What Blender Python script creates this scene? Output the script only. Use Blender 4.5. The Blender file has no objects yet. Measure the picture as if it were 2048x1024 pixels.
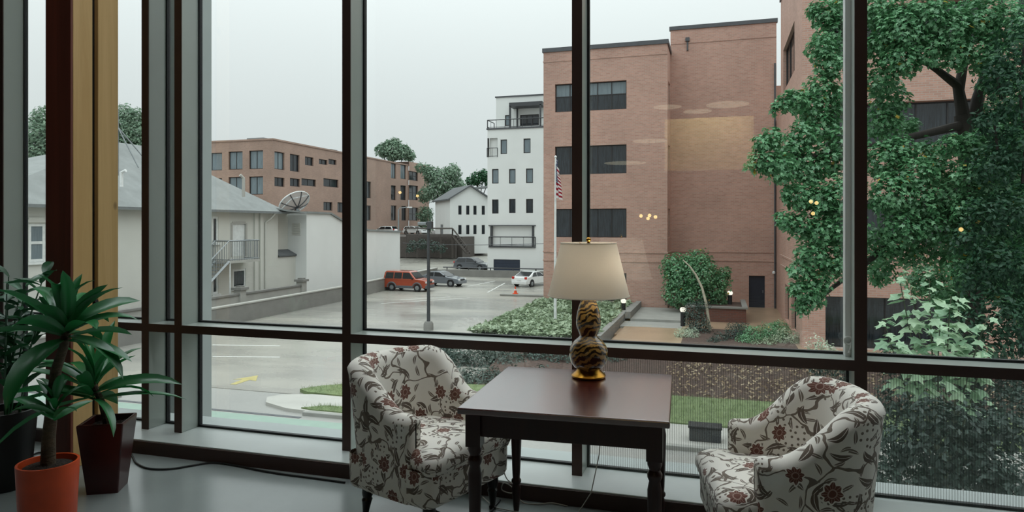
import bpy, bmesh, math, random
import numpy as np
from mathutils import Vector, Matrix, noise as mnoise
rnd = random.Random(7)
SC = bpy.context.scene
COL = SC.collection
# ---------------------------------------------------------------- camera (2048x1024 frame, level, horizon row 450)
EYE, FPX, YAW, HOR = 1.51, 1365.0, math.radians(16.8), 450.0
cam_d = bpy.data.cameras.new('camera'); cam = bpy.data.objects.new('camera', cam_d); COL.objects.link(cam)
cam.location = (0, 0, EYE); cam.rotation_euler = (math.pi/2, 0, YAW)
cam_d.sensor_width = 36; cam_d.lens = FPX/2048*36; cam_d.shift_y = -(512-HOR)/2048
cam_d.clip_end = 600; cam_d.clip_start = .05
SC.camera = cam
# ---------------------------------------------------------------- overcast sky
world = bpy.data.worlds.new('overcast'); SC.world = world; world.use_nodes = True
wt = world.node_tree; wt.nodes.clear()
def wn(t, **k):
    n = wt.nodes.new(t)
    for a, b in k.items(): setattr(n, a, b)
    return n
w_tc = wn('ShaderNodeTexCoord'); w_sep = wn('ShaderNodeSeparateXYZ'); wt.links.new(w_tc.outputs['Generated'], w_sep.inputs[0])
w_mx = wn('ShaderNodeMath', operation='MAXIMUM'); wt.links.new(w_sep.outputs['Z'], w_mx.inputs[0]); w_mx.inputs[1].default_value = 0
w_sq = wn('ShaderNodeMath', operation='POWER'); wt.links.new(w_mx.outputs[0], w_sq.inputs[0]); w_sq.inputs[1].default_value = 1.8
w_ma = wn('ShaderNodeMath', operation='MULTIPLY_ADD'); wt.links.new(w_sq.outputs[0], w_ma.inputs[0]); w_ma.inputs[1].default_value = 3.5; w_ma.inputs[2].default_value = 1.0
w_bg = wn('ShaderNodeBackground'); w_bg.inputs['Color'].default_value = (.615, .652, .657, 1)
wt.links.new(w_ma.outputs[0], w_bg.inputs['Strength'])
w_out = wn('ShaderNodeOutputWorld'); wt.links.new(w_bg.outputs[0], w_out.inputs[0])
SC.view_settings.view_transform = 'Standard'; SC.view_settings.look = 'None'
SC.view_settings.gamma = 1; SC.view_settings.use_curve_mapping = False
SC.view_settings.exposure = 0.25
SC.cycles.max_bounces = 8; SC.cycles.transparent_max_bounces = 12
SC.cycles.use_denoising = True
# ---------------------------------------------------------------- pixel -> place
Fv = Vector((-math.sin(YAW), math.cos(YAW), 0)); Rv = Vector((math.cos(YAW), math.sin(YAW), 0)); Uv = Vector((0, 0, 1)); CAM = Vector((0, 0, EYE))
def ray(px, py): return Fv + Rv*((px-1024)/FPX) + Uv*((HOR-py)/FPX)
def at(px, py, t): return CAM + ray(px, py)*t
def on_z(px, py, z): d = ray(px, py); return CAM + d*((z-EYE)/d.z)
def on_x(px, py, X): d = ray(px, py); return CAM + d*(X/d.x)
def on_y(px, py, Y): d = ray(px, py); return CAM + d*(Y/d.y)
def rf(r, f, z=0): return Rv*r + Fv*f + Uv*z
# ---------------------------------------------------------------- colours, materials
def lin(h):
    h = h.lstrip('#'); o = []
    for i in (0, 2, 4):
        v = int(h[i:i+2], 16)/255
        o.append(v/12.92 if v <= .04045 else ((v+.055)/1.055)**2.4)
    return tuple(o)
class NT:
    def __init__(s, name):
        s.m = bpy.data.materials.new(name); s.m.use_nodes = True; s.t = s.m.node_tree; s.t.nodes.clear()
    def n(s, t, ins=None, **k):
        nd = s.t.nodes.new(t)
        for a, b in k.items(): setattr(nd, a, b)
        for a, b in (ins or {}).items():
            if isinstance(b, bpy.types.NodeSocket): s.t.links.new(b, nd.inputs[a])
            else:
                if isinstance(b, tuple) and len(b) == 3 and nd.inputs[a].type == 'RGBA': b = (*b, 1)
                nd.inputs[a].default_value = b
        return nd
    def math(s, op, a, b=0.0, c=0.0): 
        return s.n('ShaderNodeMath', {0: a, 1: b, 2: c}, operation=op).outputs[0]
    def mix(s, f, a, b, bt='MIX'):
        nd = s.t.nodes.new('ShaderNodeMix'); nd.data_type = 'RGBA'; nd.blend_type = bt
        for i, v in ((0, f), (6, a), (7, b)):
            if isinstance(v, bpy.types.NodeSocket): s.t.links.new(v, nd.inputs[i])
            else: nd.inputs[i].default_value = (*v, 1) if isinstance(v, tuple) and len(v) == 3 else v
        return nd.outputs[2]
    def out(s, sh): s.t.links.new(sh, s.n('ShaderNodeOutputMaterial').inputs[0]); return s.m
def pm(name, col, rough=.6, metal=0.0, var=.12, vs=4.0, bump=0.0, bs=60.0, spec=.5, coat=0.0, stretch=(1, 1, 1), col2=None, rvar=0.0):
    """principled material: base colour mottled by object-space noise"""
    if isinstance(col, str): col = lin(col)
    if isinstance(col2, str): col2 = lin(col2)
    T = NT(name); tc = T.n('ShaderNodeTexCoord').outputs['Object']
    mp = T.n('ShaderNodeMapping', {'Vector': tc, 'Scale': stretch}).outputs[0]
    nz = T.n('ShaderNodeTexNoise', {'Vector': mp, 'Scale': vs, 'Detail': 5.0, 'Roughness': .6}).outputs['Fac']
    mr = T.n('ShaderNodeMapRange', {'Value': nz, 'From Min': .3, 'From Max': .7}).outputs[0]
    a = tuple(max(0, v*(1-var)) for v in col); b = col2 or tuple(min(1, v*(1+var)) for v in col)
    c = T.mix(mr, a, b)
    P = {'Base Color': c, 'Roughness': rough, 'Metallic': metal, 'Specular IOR Level': spec, 'Coat Weight': coat}
    if rvar: P['Roughness'] = T.math('MULTIPLY_ADD', mr, rvar, rough-rvar/2)
    if bump:
        n2 = T.n('ShaderNodeTexNoise', {'Vector': mp, 'Scale': bs, 'Detail': 3.0}).outputs['Fac']
        P['Normal'] = T.n('ShaderNodeBump', {'Height': n2, 'Strength': bump, 'Distance': .02}).outputs[0]
    return T.out(T.n('ShaderNodeBsdfPrincipled', P).outputs[0])
def brick_mat(name, c1, c2, cm, wet=.7):
    T = NT(name); g = T.n('ShaderNodeNewGeometry').outputs['Position']
    sp = T.n('ShaderNodeSeparateXYZ', {0: g})
    u = T.math('ADD', sp.outputs[0], sp.outputs[1])
    v = T.n('ShaderNodeCombineXYZ', {0: u, 1: sp.outputs[2]}).outputs[0]
    br = T.n('ShaderNodeTexBrick', {'Vector': v, 'Scale': 1.0, 'Color1': lin(c1), 'Color2': lin(c2), 'Mortar': lin(cm), 'Mortar Size': .012, 'Brick Width': .30, 'Row Height': .1, 'Bias': 0.0})
    nz = T.n('ShaderNodeTexNoise', {'Vector': g, 'Scale': .25, 'Detail': 6.0, 'Roughness': .65}).outputs['Fac']
    mr = T.n('ShaderNodeMapRange', {'Value': nz, 'From Min': .3, 'From Max': .7, 'To Min': .86, 'To Max': 1.14}).outputs[0]
    c = T.mix(1.0, br.outputs['Color'], T.n('ShaderNodeCombineColor', {0: mr, 1: mr, 2: mr}).outputs[0], 'MULTIPLY')
    bp = T.n('ShaderNodeBump', {'Height': br.outputs['Fac'], 'Strength': .3, 'Distance': .01, }, invert=True).outputs[0]
    return T.out(T.n('ShaderNodeBsdfPrincipled', {'Base Color': c, 'Roughness': wet, 'Normal': bp}).outputs[0])
def leaf_mat(name, c1, c2, c3=None, rough=.45, trans=.35, gl=.06):
    T = NT(name); ri = T.n('ShaderNodeNewGeometry').outputs['Random Per Island']
    oi = T.n('ShaderNodeObjectInfo').outputs['Random']
    r = T.math('FRACT', T.math('ADD', ri, oi))
    c = T.mix(r, lin(c1), lin(c2))
    if c3: c = T.mix(T.math('GREATER_THAN', r, .995), c, lin(c3))
    d = T.n('ShaderNodeBsdfDiffuse', {'Color': c}).outputs[0]; t = T.n('ShaderNodeBsdfTranslucent', {'Color': c}).outputs[0]
    g = T.n('ShaderNodeBsdfGlossy', {'Color': (.8, .85, .85), 'Roughness': rough}).outputs[0]
    m = T.n('ShaderNodeMixShader', {0: trans, 1: d, 2: t}).outputs[0]
    return T.out(T.n('ShaderNodeMixShader', {0: gl, 1: m, 2: g}).outputs[0])
def glass_mat(name, tint, r0, k=.85):
    T = NT(name); f = T.n('ShaderNodeLayerWeight', {'Blend': .5}).outputs['Facing']
    fac = T.math('MULTIPLY_ADD', T.math('POWER', f, 5.0), k, r0)
    tr = T.n('ShaderNodeBsdfTransparent', {'Color': tint}).outputs[0]; gl = T.n('ShaderNodeBsdfGlossy', {'Color': (.95, .97, .96), 'Roughness': 0.0}).outputs[0]
    return T.out(T.n('ShaderNodeMixShader', {0: fac, 1: tr, 2: gl}).outputs[0])
def emis(name, col, s):
    T = NT(name); return T.out(T.n('ShaderNodeEmission', {'Color': lin(col), 'Strength': s}).outputs[0])
# ---------------------------------------------------------------- mesh collecting
class MB:
    def __init__(s): s.v = []; s.f = []; s.uv = {}; s.mi = {}
    def add(s, vs, fs, uvs=None, mi=0):
        b = len(s.v); s.v += [tuple(p) for p in vs]
        for k, f in enumerate(fs):
            if uvs: s.uv[len(s.f)] = uvs[k]
            if mi: s.mi[len(s.f)] = mi
            s.f.append(tuple(b+i for i in f))
        return s
    def box(s, x0, x1, y0, y1, z0, z1, mi=0):
        return s.add([(x0,y0,z0),(x1,y0,z0),(x1,y1,z0),(x0,y1,z0),(x0,y0,z1),(x1,y0,z1),(x1,y1,z1),(x0,y1,z1)],
                     [(0,3,2,1),(4,5,6,7),(0,1,5,4),(1,2,6,5),(2,3,7,6),(3,0,4,7)], mi=mi)
    def obox(s, O, U, N, u0, u1, z0, z1, d0, d1):
        P = lambda u, z, d: (O[0]+U[0]*u-N[0]*d, O[1]+U[1]*u-N[1]*d, O[2]+z)
        return s.add([P(u0,z0,d0),P(u1,z0,d0),P(u1,z0,d1),P(u0,z0,d1),P(u0,z1,d0),P(u1,z1,d0),P(u1,z1,d1),P(u0,z1,d1)],
                     [(0,3,2,1),(4,5,6,7),(0,1,5,4),(1,2,6,5),(2,3,7,6),(3,0,4,7)])
    def prism(s, poly, a, b):
        """poly: list of 3D points, extruded from offset a to offset b (vectors)"""
        n = len(poly); A = [tuple(Vector(p)+Vector(a)) for p in poly]; B = [tuple(Vector(p)+Vector(b)) for p in poly]
        return s.add(A+B, [tuple(range(n-1,-1,-1)), tuple(range(n,2*n))]+[(i,(i+1)%n,n+(i+1)%n,n+i) for i in range(n)])
    def slab(s, poly, z0, z1):
        return s.prism([(p[0], p[1], 0) for p in poly], (0,0,z0), (0,0,z1))
    def tube(s, pts, r, seg=8, cap=True):
        pts = [Vector(p) for p in pts]; n = len(pts); rr = r if isinstance(r, (list, tuple)) else [r]*n
        up = Vector((0,0,1)); vs = []; fs = []; prev = None
        for i, p in enumerate(pts):
            d = (pts[min(i+1,n-1)]-pts[max(i-1,0)]).normalized()
            if prev is None:
                a = d.cross(up if abs(d.z) < .95 else Vector((1,0,0))).normalized()
            else: a = (prev-d*prev.dot(d)).normalized()
            prev = a; b = d.cross(a)
            for k in range(seg):
                t = 2*math.pi*k/seg; vs.append(p+(a*math.cos(t)+b*math.sin(t))*rr[i])
        for i in range(n-1):
            for k in range(seg): fs.append((i*seg+k, i*seg+(k+1)%seg, (i+1)*seg+(k+1)%seg, (i+1)*seg+k))
        if cap: fs += [tuple(range(seg-1,-1,-1)), tuple(range((n-1)*seg, n*seg))]
        return s.add(vs, fs)
    def bar(s, a, b, w): return s.tube([a, b], w*.7071, 4)
    def lathe(s, prof, seg=24, c=(0,0,0), cap=True):
        vs = []; fs = []; n = len(prof)
        for r, z in prof:
            for k in range(seg):
                t = 2*math.pi*k/seg; vs.append((c[0]+r*math.cos(t), c[1]+r*math.sin(t), c[2]+z))
        for i in range(n-1):
            for k in range(seg): fs.append((i*seg+k, i*seg+(k+1)%seg, (i+1)*seg+(k+1)%seg, (i+1)*seg+k))
        if cap: fs += [tuple(range(seg-1,-1,-1)), tuple(range((n-1)*seg, n*seg))]
        return s.add(vs, fs)
    def grid(s, rows, close=False, uv=None, uvb=None, kb=0):
        m = len(rows[0]); vs = [p for r in rows for p in r]; fs = []; uvs = []
        for i in range(len(rows)-1):
            for k in range(m-1 if not close else m):
                q = (i*m+k, i*m+(k+1)%m, (i+1)*m+(k+1)%m, (i+1)*m+k); fs.append(q)
                if uv and uvb and k >= kb: uvs.append([uvb[i][k], uvb[i][k+1], uvb[i+1][k+1], uvb[i+1][k]])
                elif uv: uvs.append([uv[i][k], uv[i][(k+1)%m], uv[i+1][(k+1)%m], uv[i+1][k]])
        return s.add(vs, fs, uvs or None)
WL = {}
def wloc(o):
    v = Vector((0,0,0))
    while o is not None: v += Vector(o.location); o = o.parent
    return v
def obj(name, mb, mats, parent=None, local=False, smooth=False, bevel=0.0, bseg=2, kind=None, sharp=40, subd=0, label=None):
    me = bpy.data.meshes.new(name); me.from_pydata(mb.v, [], mb.f)
    for m in (mats if isinstance(mats, (list, tuple)) else [mats]): me.materials.append(m)
    if mb.uv:
        ul = me.uv_layers.new(name='UVMap')
        for fi, uv in mb.uv.items():
            for li, c in zip(me.polygons[fi].loop_indices, uv): ul.data[li].uv = c
    for fi, k in mb.mi.items(): me.polygons[fi].material_index = k
    me.validate(); 
    if not mb.uv:
        bm = bmesh.new(); bm.from_mesh(me); bmesh.ops.recalc_face_normals(bm, faces=bm.faces); bm.to_mesh(me); bm.free()
    if smooth:
        me.polygons.foreach_set('use_smooth', [True]*len(me.polygons))
        if sharp and hasattr(me, 'set_sharp_from_angle'): me.set_sharp_from_angle(angle=math.radians(sharp))
    o = bpy.data.objects.new(name, me); COL.objects.link(o)
    if parent is not None:
        o.parent = parent
        if not local: o.location = -wloc(parent)
    if bevel:
        b = o.modifiers.new('edge', 'BEVEL'); b.width = bevel; b.segments = bseg; b.limit_method = 'ANGLE'; b.angle_limit = math.radians(40)
    if subd:
        b = o.modifiers.new('sub', 'SUBSURF'); b.levels = subd; b.render_levels = subd
    if kind: o['kind'] = kind
    if label: o['label'] = label
    return o
def tag(o, label, cat, group=None, kind=None):
    o['label'] = label; o['category'] = cat
    if group: o['group'] = group
    if kind: o['kind'] = kind
    return o
def thing(name, label, cat, loc=(0,0,0), rz=0.0, group=None):
    o = bpy.data.objects.new(name, None); COL.objects.link(o); o.location = loc; o.rotation_euler = (0, 0, rz); o.empty_display_size = .1
    return tag(o, label, cat, group)
def struct(name, mb, m, parent=None, **k):
    o = obj(name, mb, m, parent, **k)
    if parent is None: o['kind'] = 'structure'
    return o
def copy_tree(o, parent=None, mat_swap=None):
    c = o.copy(); COL.objects.link(c); c.parent = parent
    for ch in list(o.children): copy_tree(ch, c)
    return c
# leaf templates: local x = tip direction, z = normal
LOBED = ([(0,0,0),(.10,.30,.02),(.30,.22,0),(.42,.52,-.05),(.55,.2,.03),(1,0,-.08),(.55,-.2,.03),(.42,-.52,-.05),(.30,-.22,0),(.10,-.30,.02)],
         [(0,2,1),(0,3,2),(0,4,3),(0,5,4),(0,6,5),(0,7,6),(0,8,7),(0,9,8)])
OVAL = ([(0,0,0),(.5,.24,.06),(1,0,-.06),(.5,-.24,.06)], [(0,2,1),(0,3,2)])
def frames(N, rng):
    N = N/np.linalg.norm(N, axis=1, keepdims=True)
    a = rng.normal(size=N.shape); a -= N*(a*N).sum(1, keepdims=True)
    a[:, 2] -= .35                                              # tips hang down a little
    a -= N*(a*N).sum(1, keepdims=True); a /= np.linalg.norm(a, axis=1, keepdims=True)
    return N, a, np.cross(N, a)
def leaf_mesh(name, P, N, S, tpl, mat, rng):
    V, Fc = tpl; V = np.array(V, float); Fa = np.array(Fc, int)
    N, A, B = frames(N, rng); n = len(P); k = len(V)
    W = P[:,None,:] + S[:,None,None]*(V[None,:,0:1]*A[:,None,:]+V[None,:,1:2]*B[:,None,:]+V[None,:,2:3]*N[:,None,:])
    me = bpy.data.meshes.new(name); me.vertices.add(n*k); me.vertices.foreach_set('co', W.reshape(-1))
    fi = (Fa[None]+np.arange(n)[:,None,None]*k).reshape(-1)
    nf = len(Fa)*n; me.loops.add(nf*3); me.loops.foreach_set('vertex_index', fi.astype(np.int32))
    me.polygons.add(nf); me.polygons.foreach_set('loop_start', np.arange(0, nf*3, 3, dtype=np.int32)); me.update(calc_edges=True)
    me.materials.append(mat); return me
def leaf_parts(P, N, S, me, parent, rng, name='leaf'):
    N, A, B = frames(N, rng); off = wloc(parent)
    for i in range(len(P)):
        o = bpy.data.objects.new(name, me); COL.objects.link(o); o.parent = parent
        s = S[i]; p = P[i]
        o.matrix_basis = Matrix(((A[i,0]*s, B[i,0]*s, N[i,0]*s, p[0]-off.x), (A[i,1]*s, B[i,1]*s, N[i,1]*s, p[1]-off.y), (A[i,2]*s, B[i,2]*s, N[i,2]*s, p[2]-off.z), (0,0,0,1)))
def blob_leaves(blobs, dens, size, rng, up=.5, inner=.62, flat=1.0):
    Ps = []; Ns = []; Ss = []
    for c, r in blobs:
        n = int(dens*r*r)+6; d = rng.normal(size=(n,3)); d /= np.linalg.norm(d, axis=1, keepdims=True)
        rr = r*(inner+(1-inner)*rng.random((n,1))**.6)*(1+.18*np.sin(d[:,0:1]*5+c[0])*np.cos(d[:,1:2]*4+c[2]))
        q = d*rr; q[:,2] *= flat
        Ps.append(np.array(c)+q); Ns.append(d*.7+np.array([0,0,up])+rng.normal(size=(n,3))*.35); Ss.append(size*(.7+.6*rng.random(n)))
    return np.concatenate(Ps), np.concatenate(Ns), np.concatenate(Ss)
# ================================================================ materials of the room
M = {}
def fabric():
    T = NT('floral_fabric'); uv = T.n('ShaderNodeTexCoord').outputs['UV']
    nz = T.n('ShaderNodeTexNoise', {'Vector': uv, 'Scale': 7.0, 'Detail': 1.5}, noise_dimensions='2D').outputs['Color']
    wv = T.n('ShaderNodeVectorMath', {0: nz, 1: (.5,.5,.5)}, operation='SUBTRACT').outputs[0]
    wv = T.n('ShaderNodeVectorMath', {0: wv, 'Scale': .22}, operation='SCALE').outputs[0]
    pw = T.n('ShaderNodeVectorMath', {0: uv, 1: wv}, operation='ADD').outputs[0]
    def cell(vec, scale, off, rnd_=.75):
        v = T.n('ShaderNodeVectorMath', {0: vec, 1: off}, operation='ADD').outputs[0]
        vo = T.n('ShaderNodeTexVoronoi', {'Vector': v, 'Scale': scale, 'Randomness': rnd_}, voronoi_dimensions='2D')
        d = T.n('ShaderNodeVectorMath', {0: v, 1: vo.outputs['Position']}, operation='SUBTRACT').outputs[0]
        c = T.n('ShaderNodeSeparateColor', {0: vo.outputs['Color']}).outputs
        s = T.n('ShaderNodeSeparateXYZ', {0: d}).outputs
        return s[0], s[1], c
    def rot(x, y, a):
        ca = T.math('COSINE', a); sa = T.math('SINE', a)
        u = T.math('SUBTRACT', T.math('MULTIPLY', x, ca), T.math('MULTIPLY', y, sa)); v = T.math('ADD', T.math('MULTIPLY', x, sa), T.math('MULTIPLY', y, ca))
        return u, v
    def leafmask(vec, scale, off, L, W, keep):
        x, y, c = cell(vec, scale, off); u, v = rot(x, y, T.math('MULTIPLY', c[0], 6.283))
        v = T.math('ADD', v, T.math('MULTIPLY', T.math('MULTIPLY', u, u), 6.0))       # curved leaves
        q = T.math('DIVIDE', u, L); h = T.math('MULTIPLY', T.math('SUBTRACT', 1.0, T.math('MULTIPLY', q, q)), W)
        av = T.math('ABSOLUTE', v)
        m = T.math('MULTIPLY', T.math('LESS_THAN', av, h), T.math('GREATER_THAN', c[1], keep))
        rib = T.math('GREATER_THAN', av, .0011)
        return T.math('MULTIPLY', m, rib)
    # vines
    ed = T.n('ShaderNodeTexVoronoi', {'Vector': pw, 'Scale': 4.6, 'Randomness': .9}, voronoi_dimensions='2D', feature='DISTANCE_TO_EDGE').outputs['Distance']
    vine = T.math('LESS_THAN', ed, .027)
    sm = T.n('ShaderNodeVectorMath', {0: uv, 1: T.n('ShaderNodeVectorMath', {0: wv, 'Scale': .18}, operation='SCALE').outputs[0]}, operation='ADD').outputs[0]
    lf1 = leafmask(sm, 9.0, (.3,.7,0), .052, .0150, .10)
    lf2 = leafmask(sm, 14.0, (1.3,.2,0), .031, .0085, .18)
    # little berry dots
    x, y, c = cell(uv, 34.0, (2.2,1.1,0), .5); dr = T.math('SQRT', T.math('ADD', T.math('MULTIPLY', x, x), T.math('MULTIPLY', y, y)))
    patch = T.n('ShaderNodeTexNoise', {'Vector': uv, 'Scale': 6.0, 'Detail': 0.0}, noise_dimensions='2D').outputs['Fac']
    dots = T.math('MULTIPLY', T.math('LESS_THAN', dr, .0062), T.math('GREATER_THAN', patch, .65))
    # flowers
    x, y, c = cell(sm, 5.8, (.11,.43,0), .8)
    r = T.math('SQRT', T.math('ADD', T.math('MULTIPLY', x, x), T.math('MULTIPLY', y, y))); th = T.math('ADD', T.math('ARCTAN2', y, x), T.math('MULTIPLY', c[0], 6.28))
    R = T.math('MULTIPLY_ADD', T.math('COSINE', T.math('MULTIPLY', th, 8.0)), .0055, .035)
    pres = T.math('GREATER_THAN', c[1], .30)
    fl = T.math('MULTIPLY', T.math('LESS_THAN', r, R), pres)
    ring = T.math('MULTIPLY', T.math('MULTIPLY', T.math('LESS_THAN', r, .017), T.math('GREATER_THAN', r, .0125)), pres)
    pet = T.math('MULTIPLY', T.math('MULTIPLY', T.math('GREATER_THAN', T.math('COSINE', T.math('MULTIPLY', th, 16.0)), .86), T.math('GREATER_THAN', r, .018)), fl)
    halo = T.math('MULTIPLY', T.math('LESS_THAN', r, T.math('ADD', R, .008)), pres)
    base = lin('#ece8df'); taupe = lin('#7d7166'); maroon = lin('#70493f')
    col = T.mix(vine, base, taupe); col = T.mix(dots, col, taupe)
    col = T.mix(lf2, col, taupe); col = T.mix(lf1, col, lin('#6c6056')); col = T.mix(halo, col, base)
    col = T.mix(fl, col, maroon); col = T.mix(T.math('MAXIMUM', ring, pet), col, lin('#a98f83'))
    wv2 = T.n('ShaderNodeTexNoise', {'Vector': uv, 'Scale': 700.0}, noise_dimensions='2D').outputs['Fac']
    bp = T.n('ShaderNodeBump', {'Height': wv2, 'Strength': .25, 'Distance': .002}).outputs[0]
    return T.out(T.n('ShaderNodeBsdfPrincipled', {'Base Color': col, 'Roughness': .85, 'Normal': bp, 'Specular IOR Level': .2, 'Sheen Weight': .15}).outputs[0])
def wood(name, c1, c2, rough=.5, sc=14, stretch=(1,1,.06), knots=False, coat=0.0, spec=.5):
    T = NT(name); tc = T.n('ShaderNodeTexCoord').outputs['Object']
    mp = T.n('ShaderNodeMapping', {'Vector': tc, 'Scale': stretch}).outputs[0]
    n1 = T.n('ShaderNodeTexNoise', {'Vector': mp, 'Scale': sc, 'Detail': 8.0, 'Roughness': .65, 'Distortion': .6}).outputs['Fac']
    f = T.n('ShaderNodeMapRange', {'Value': n1, 'From Min': .35, 'From Max': .68}).outputs[0]
    c = T.mix(f, lin(c1), lin(c2))
    if knots:
        vo = T.n('ShaderNodeTexVoronoi', {'Vector': T.n('ShaderNodeMapping', {'Vector': tc, 'Scale': (2.2,2.2,1.2)}).outputs[0], 'Scale': 1.6}).outputs['Distance']
        k = T.n('ShaderNodeMapRange', {'Value': vo, 'From Min': .03, 'From Max': .085, 'To Min': 1.0, 'To Max': 0.0}).outputs[0]
        c = T.mix(k, c, lin('#4a3418'))
    bp = T.n('ShaderNodeBump', {'Height': n1, 'Strength': .08, 'Distance': .01}).outputs[0]
    return T.out(T.n('ShaderNodeBsdfPrincipled', {'Base Color': c, 'Roughness': rough, 'Normal': bp, 'Coat Weight': coat, 'Coat Roughness': .2, 'Coat IOR': 1.8, 'Specular IOR Level': spec}).outputs[0])
M['fabric'] = fabric()
M['mahogany'] = wood('mahogany', '#40130f', '#571b15', .27, 10, (1,.08,1), spec=1.0, coat=1.0)
M['mahogany_leg'] = wood('mahogany_leg', '#25100d', '#33150f', .32, 12, (1,1,.1), spec=.4)
M['ebony'] = pm('black_lacquer', '#120e0c', .3, var=.2)
M['timber'] = wood('glulam_timber', '#c39d63', '#d8b47c', .55, 9, (1,1,.05), True)
M['timber_shaded'] = wood('unlit_red_timber', '#5c2a1c', '#743624', .55, 9, (1,1,.05))  # unlit front of the column; shade put into the timber colour
M['cap'] = pm('dark_brown_cap', '#3a251e', .5, var=.1)
M['alu'] = pm('grey_painted_aluminium', '#a0a9a3', .28, .0, .04, 3, spec=.8)
M['sash'] = pm('lit_side_sash', '#d5d8d6', .4, var=.03)
M['fin'] = pm('exterior_aluminium', '#a3aaa9', .5, .0, .04, 3)
M['gasket'] = pm('black_rubber', '#0d0f14', .5, var=.1)
M['glass'] = glass_mat('window_glass', (.955,.975,.968), .048)
M['sill'] = pm('grey_sill_metal', '#b9c0be', .28, 0, .05, 3, spec=.6)
M['concrete_floor'] = pm('polished_concrete', '#868d8c', .22, 0, .07, 1.4, spec=.55, rvar=.05)
M['dark_panel'] = pm('dark_panel', '#3a3028', .6, var=.1)
M['wall_paint'] = pm('wall_paint', '#4a443c', .8, var=.05)
M['ceiling'] = pm('ceiling_paint', '#46423d', .85, var=.05)
M['terracotta'] = pm('orange_glaze', '#c9491b', .42, 0, .1, 9)
M['red_pot'] = pm('dark_red_glaze', '#3c1413', .3, 0, .15, 6, spec=.5)
M['black_pot'] = pm('black_plastic', '#101010', .45, var=.2)
M['soil'] = pm('potting_soil', '#2a2018', .95, 0, .5, 40, bump=1.0, bs=80)
M['bark'] = pm('cane_bark', '#4d4131', .85, 0, .3, 18, bump=.6, bs=40, stretch=(1,1,2.5))
M['strap_leaf'] = leaf_mat('strap_leaf', '#175829', '#257a3f', rough=.35, trans=.22, gl=.10)
M['dark_leaf'] = leaf_mat('glossy_leaf', '#1d4a2b', '#2f6a40', rough=.35, trans=.15, gl=.10)
M['cord'] = pm('black_cable', '#0c0d0e', .5)
M['white_cord'] = pm('pale_cable', '#a9a69c', .5)
M['gold'] = pm('gilt_metal', '#a97a2c', .28, 1.0, .1, 10)
# ================================================================ room shell
struct('floor', MB().box(-9.5, 6.5, -7.5, 3.61, -.25, 0), M['concrete_floor'])
struct('ceiling', MB().box(-9.5, 6.5, -7.5, 4.1, 6.9, 7.1), M['ceiling'])
struct('wall_left', MB().box(-9.7, -9.5, -7.5, 4.1, -.25, 7.1), M['wall_paint'])
struct('wall_right', MB().box(6.5, 6.7, -7.5, 4.1, -.25, 7.1), M['wall_paint'])
struct('wall_back', MB().box(-9.7, 6.7, -7.7, -7.5, -.25, 7.1), M['wall_paint'])
struct('wall_front', MB().box(-9.7, 6.7, 3.62, 4.10, -4.5, 0.0).box(-9.7, 6.7, 3.80, 4.10, 6.7, 7.6), M['fin'])
sill = MB().box(-9.5, 6.5, 3.61, 3.975, .0, .092)
struct('trim_1', sill, M['sill'], bevel=.004)
struct('trim_4', MB().box(-9.5, 6.5, 3.600, 3.6095, .0, .084), M['cap'], bevel=.002)
struct('trim_2', MB().box(-9.5, 6.5, 4.0, 4.21, .0, .086), M['fin'], bevel=.004)       # outside sill
GY = 3.97; MX = [-6.52, -5.17, -3.81, -3.53, -2.234, -.764, .689, 2.14, 3.59]; MW = .029
def mullion(x, parent):
    obj('mullion', MB().box(x-MW, x+MW, 3.806, GY+.03, .092, 6.75), M['alu'], parent, bevel=.003)
    obj('front_cap', MB().box(x-MW, x+MW, 3.80, 3.806, .092, 6.75), M['cap'], parent, label='dark brown front cap')
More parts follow.
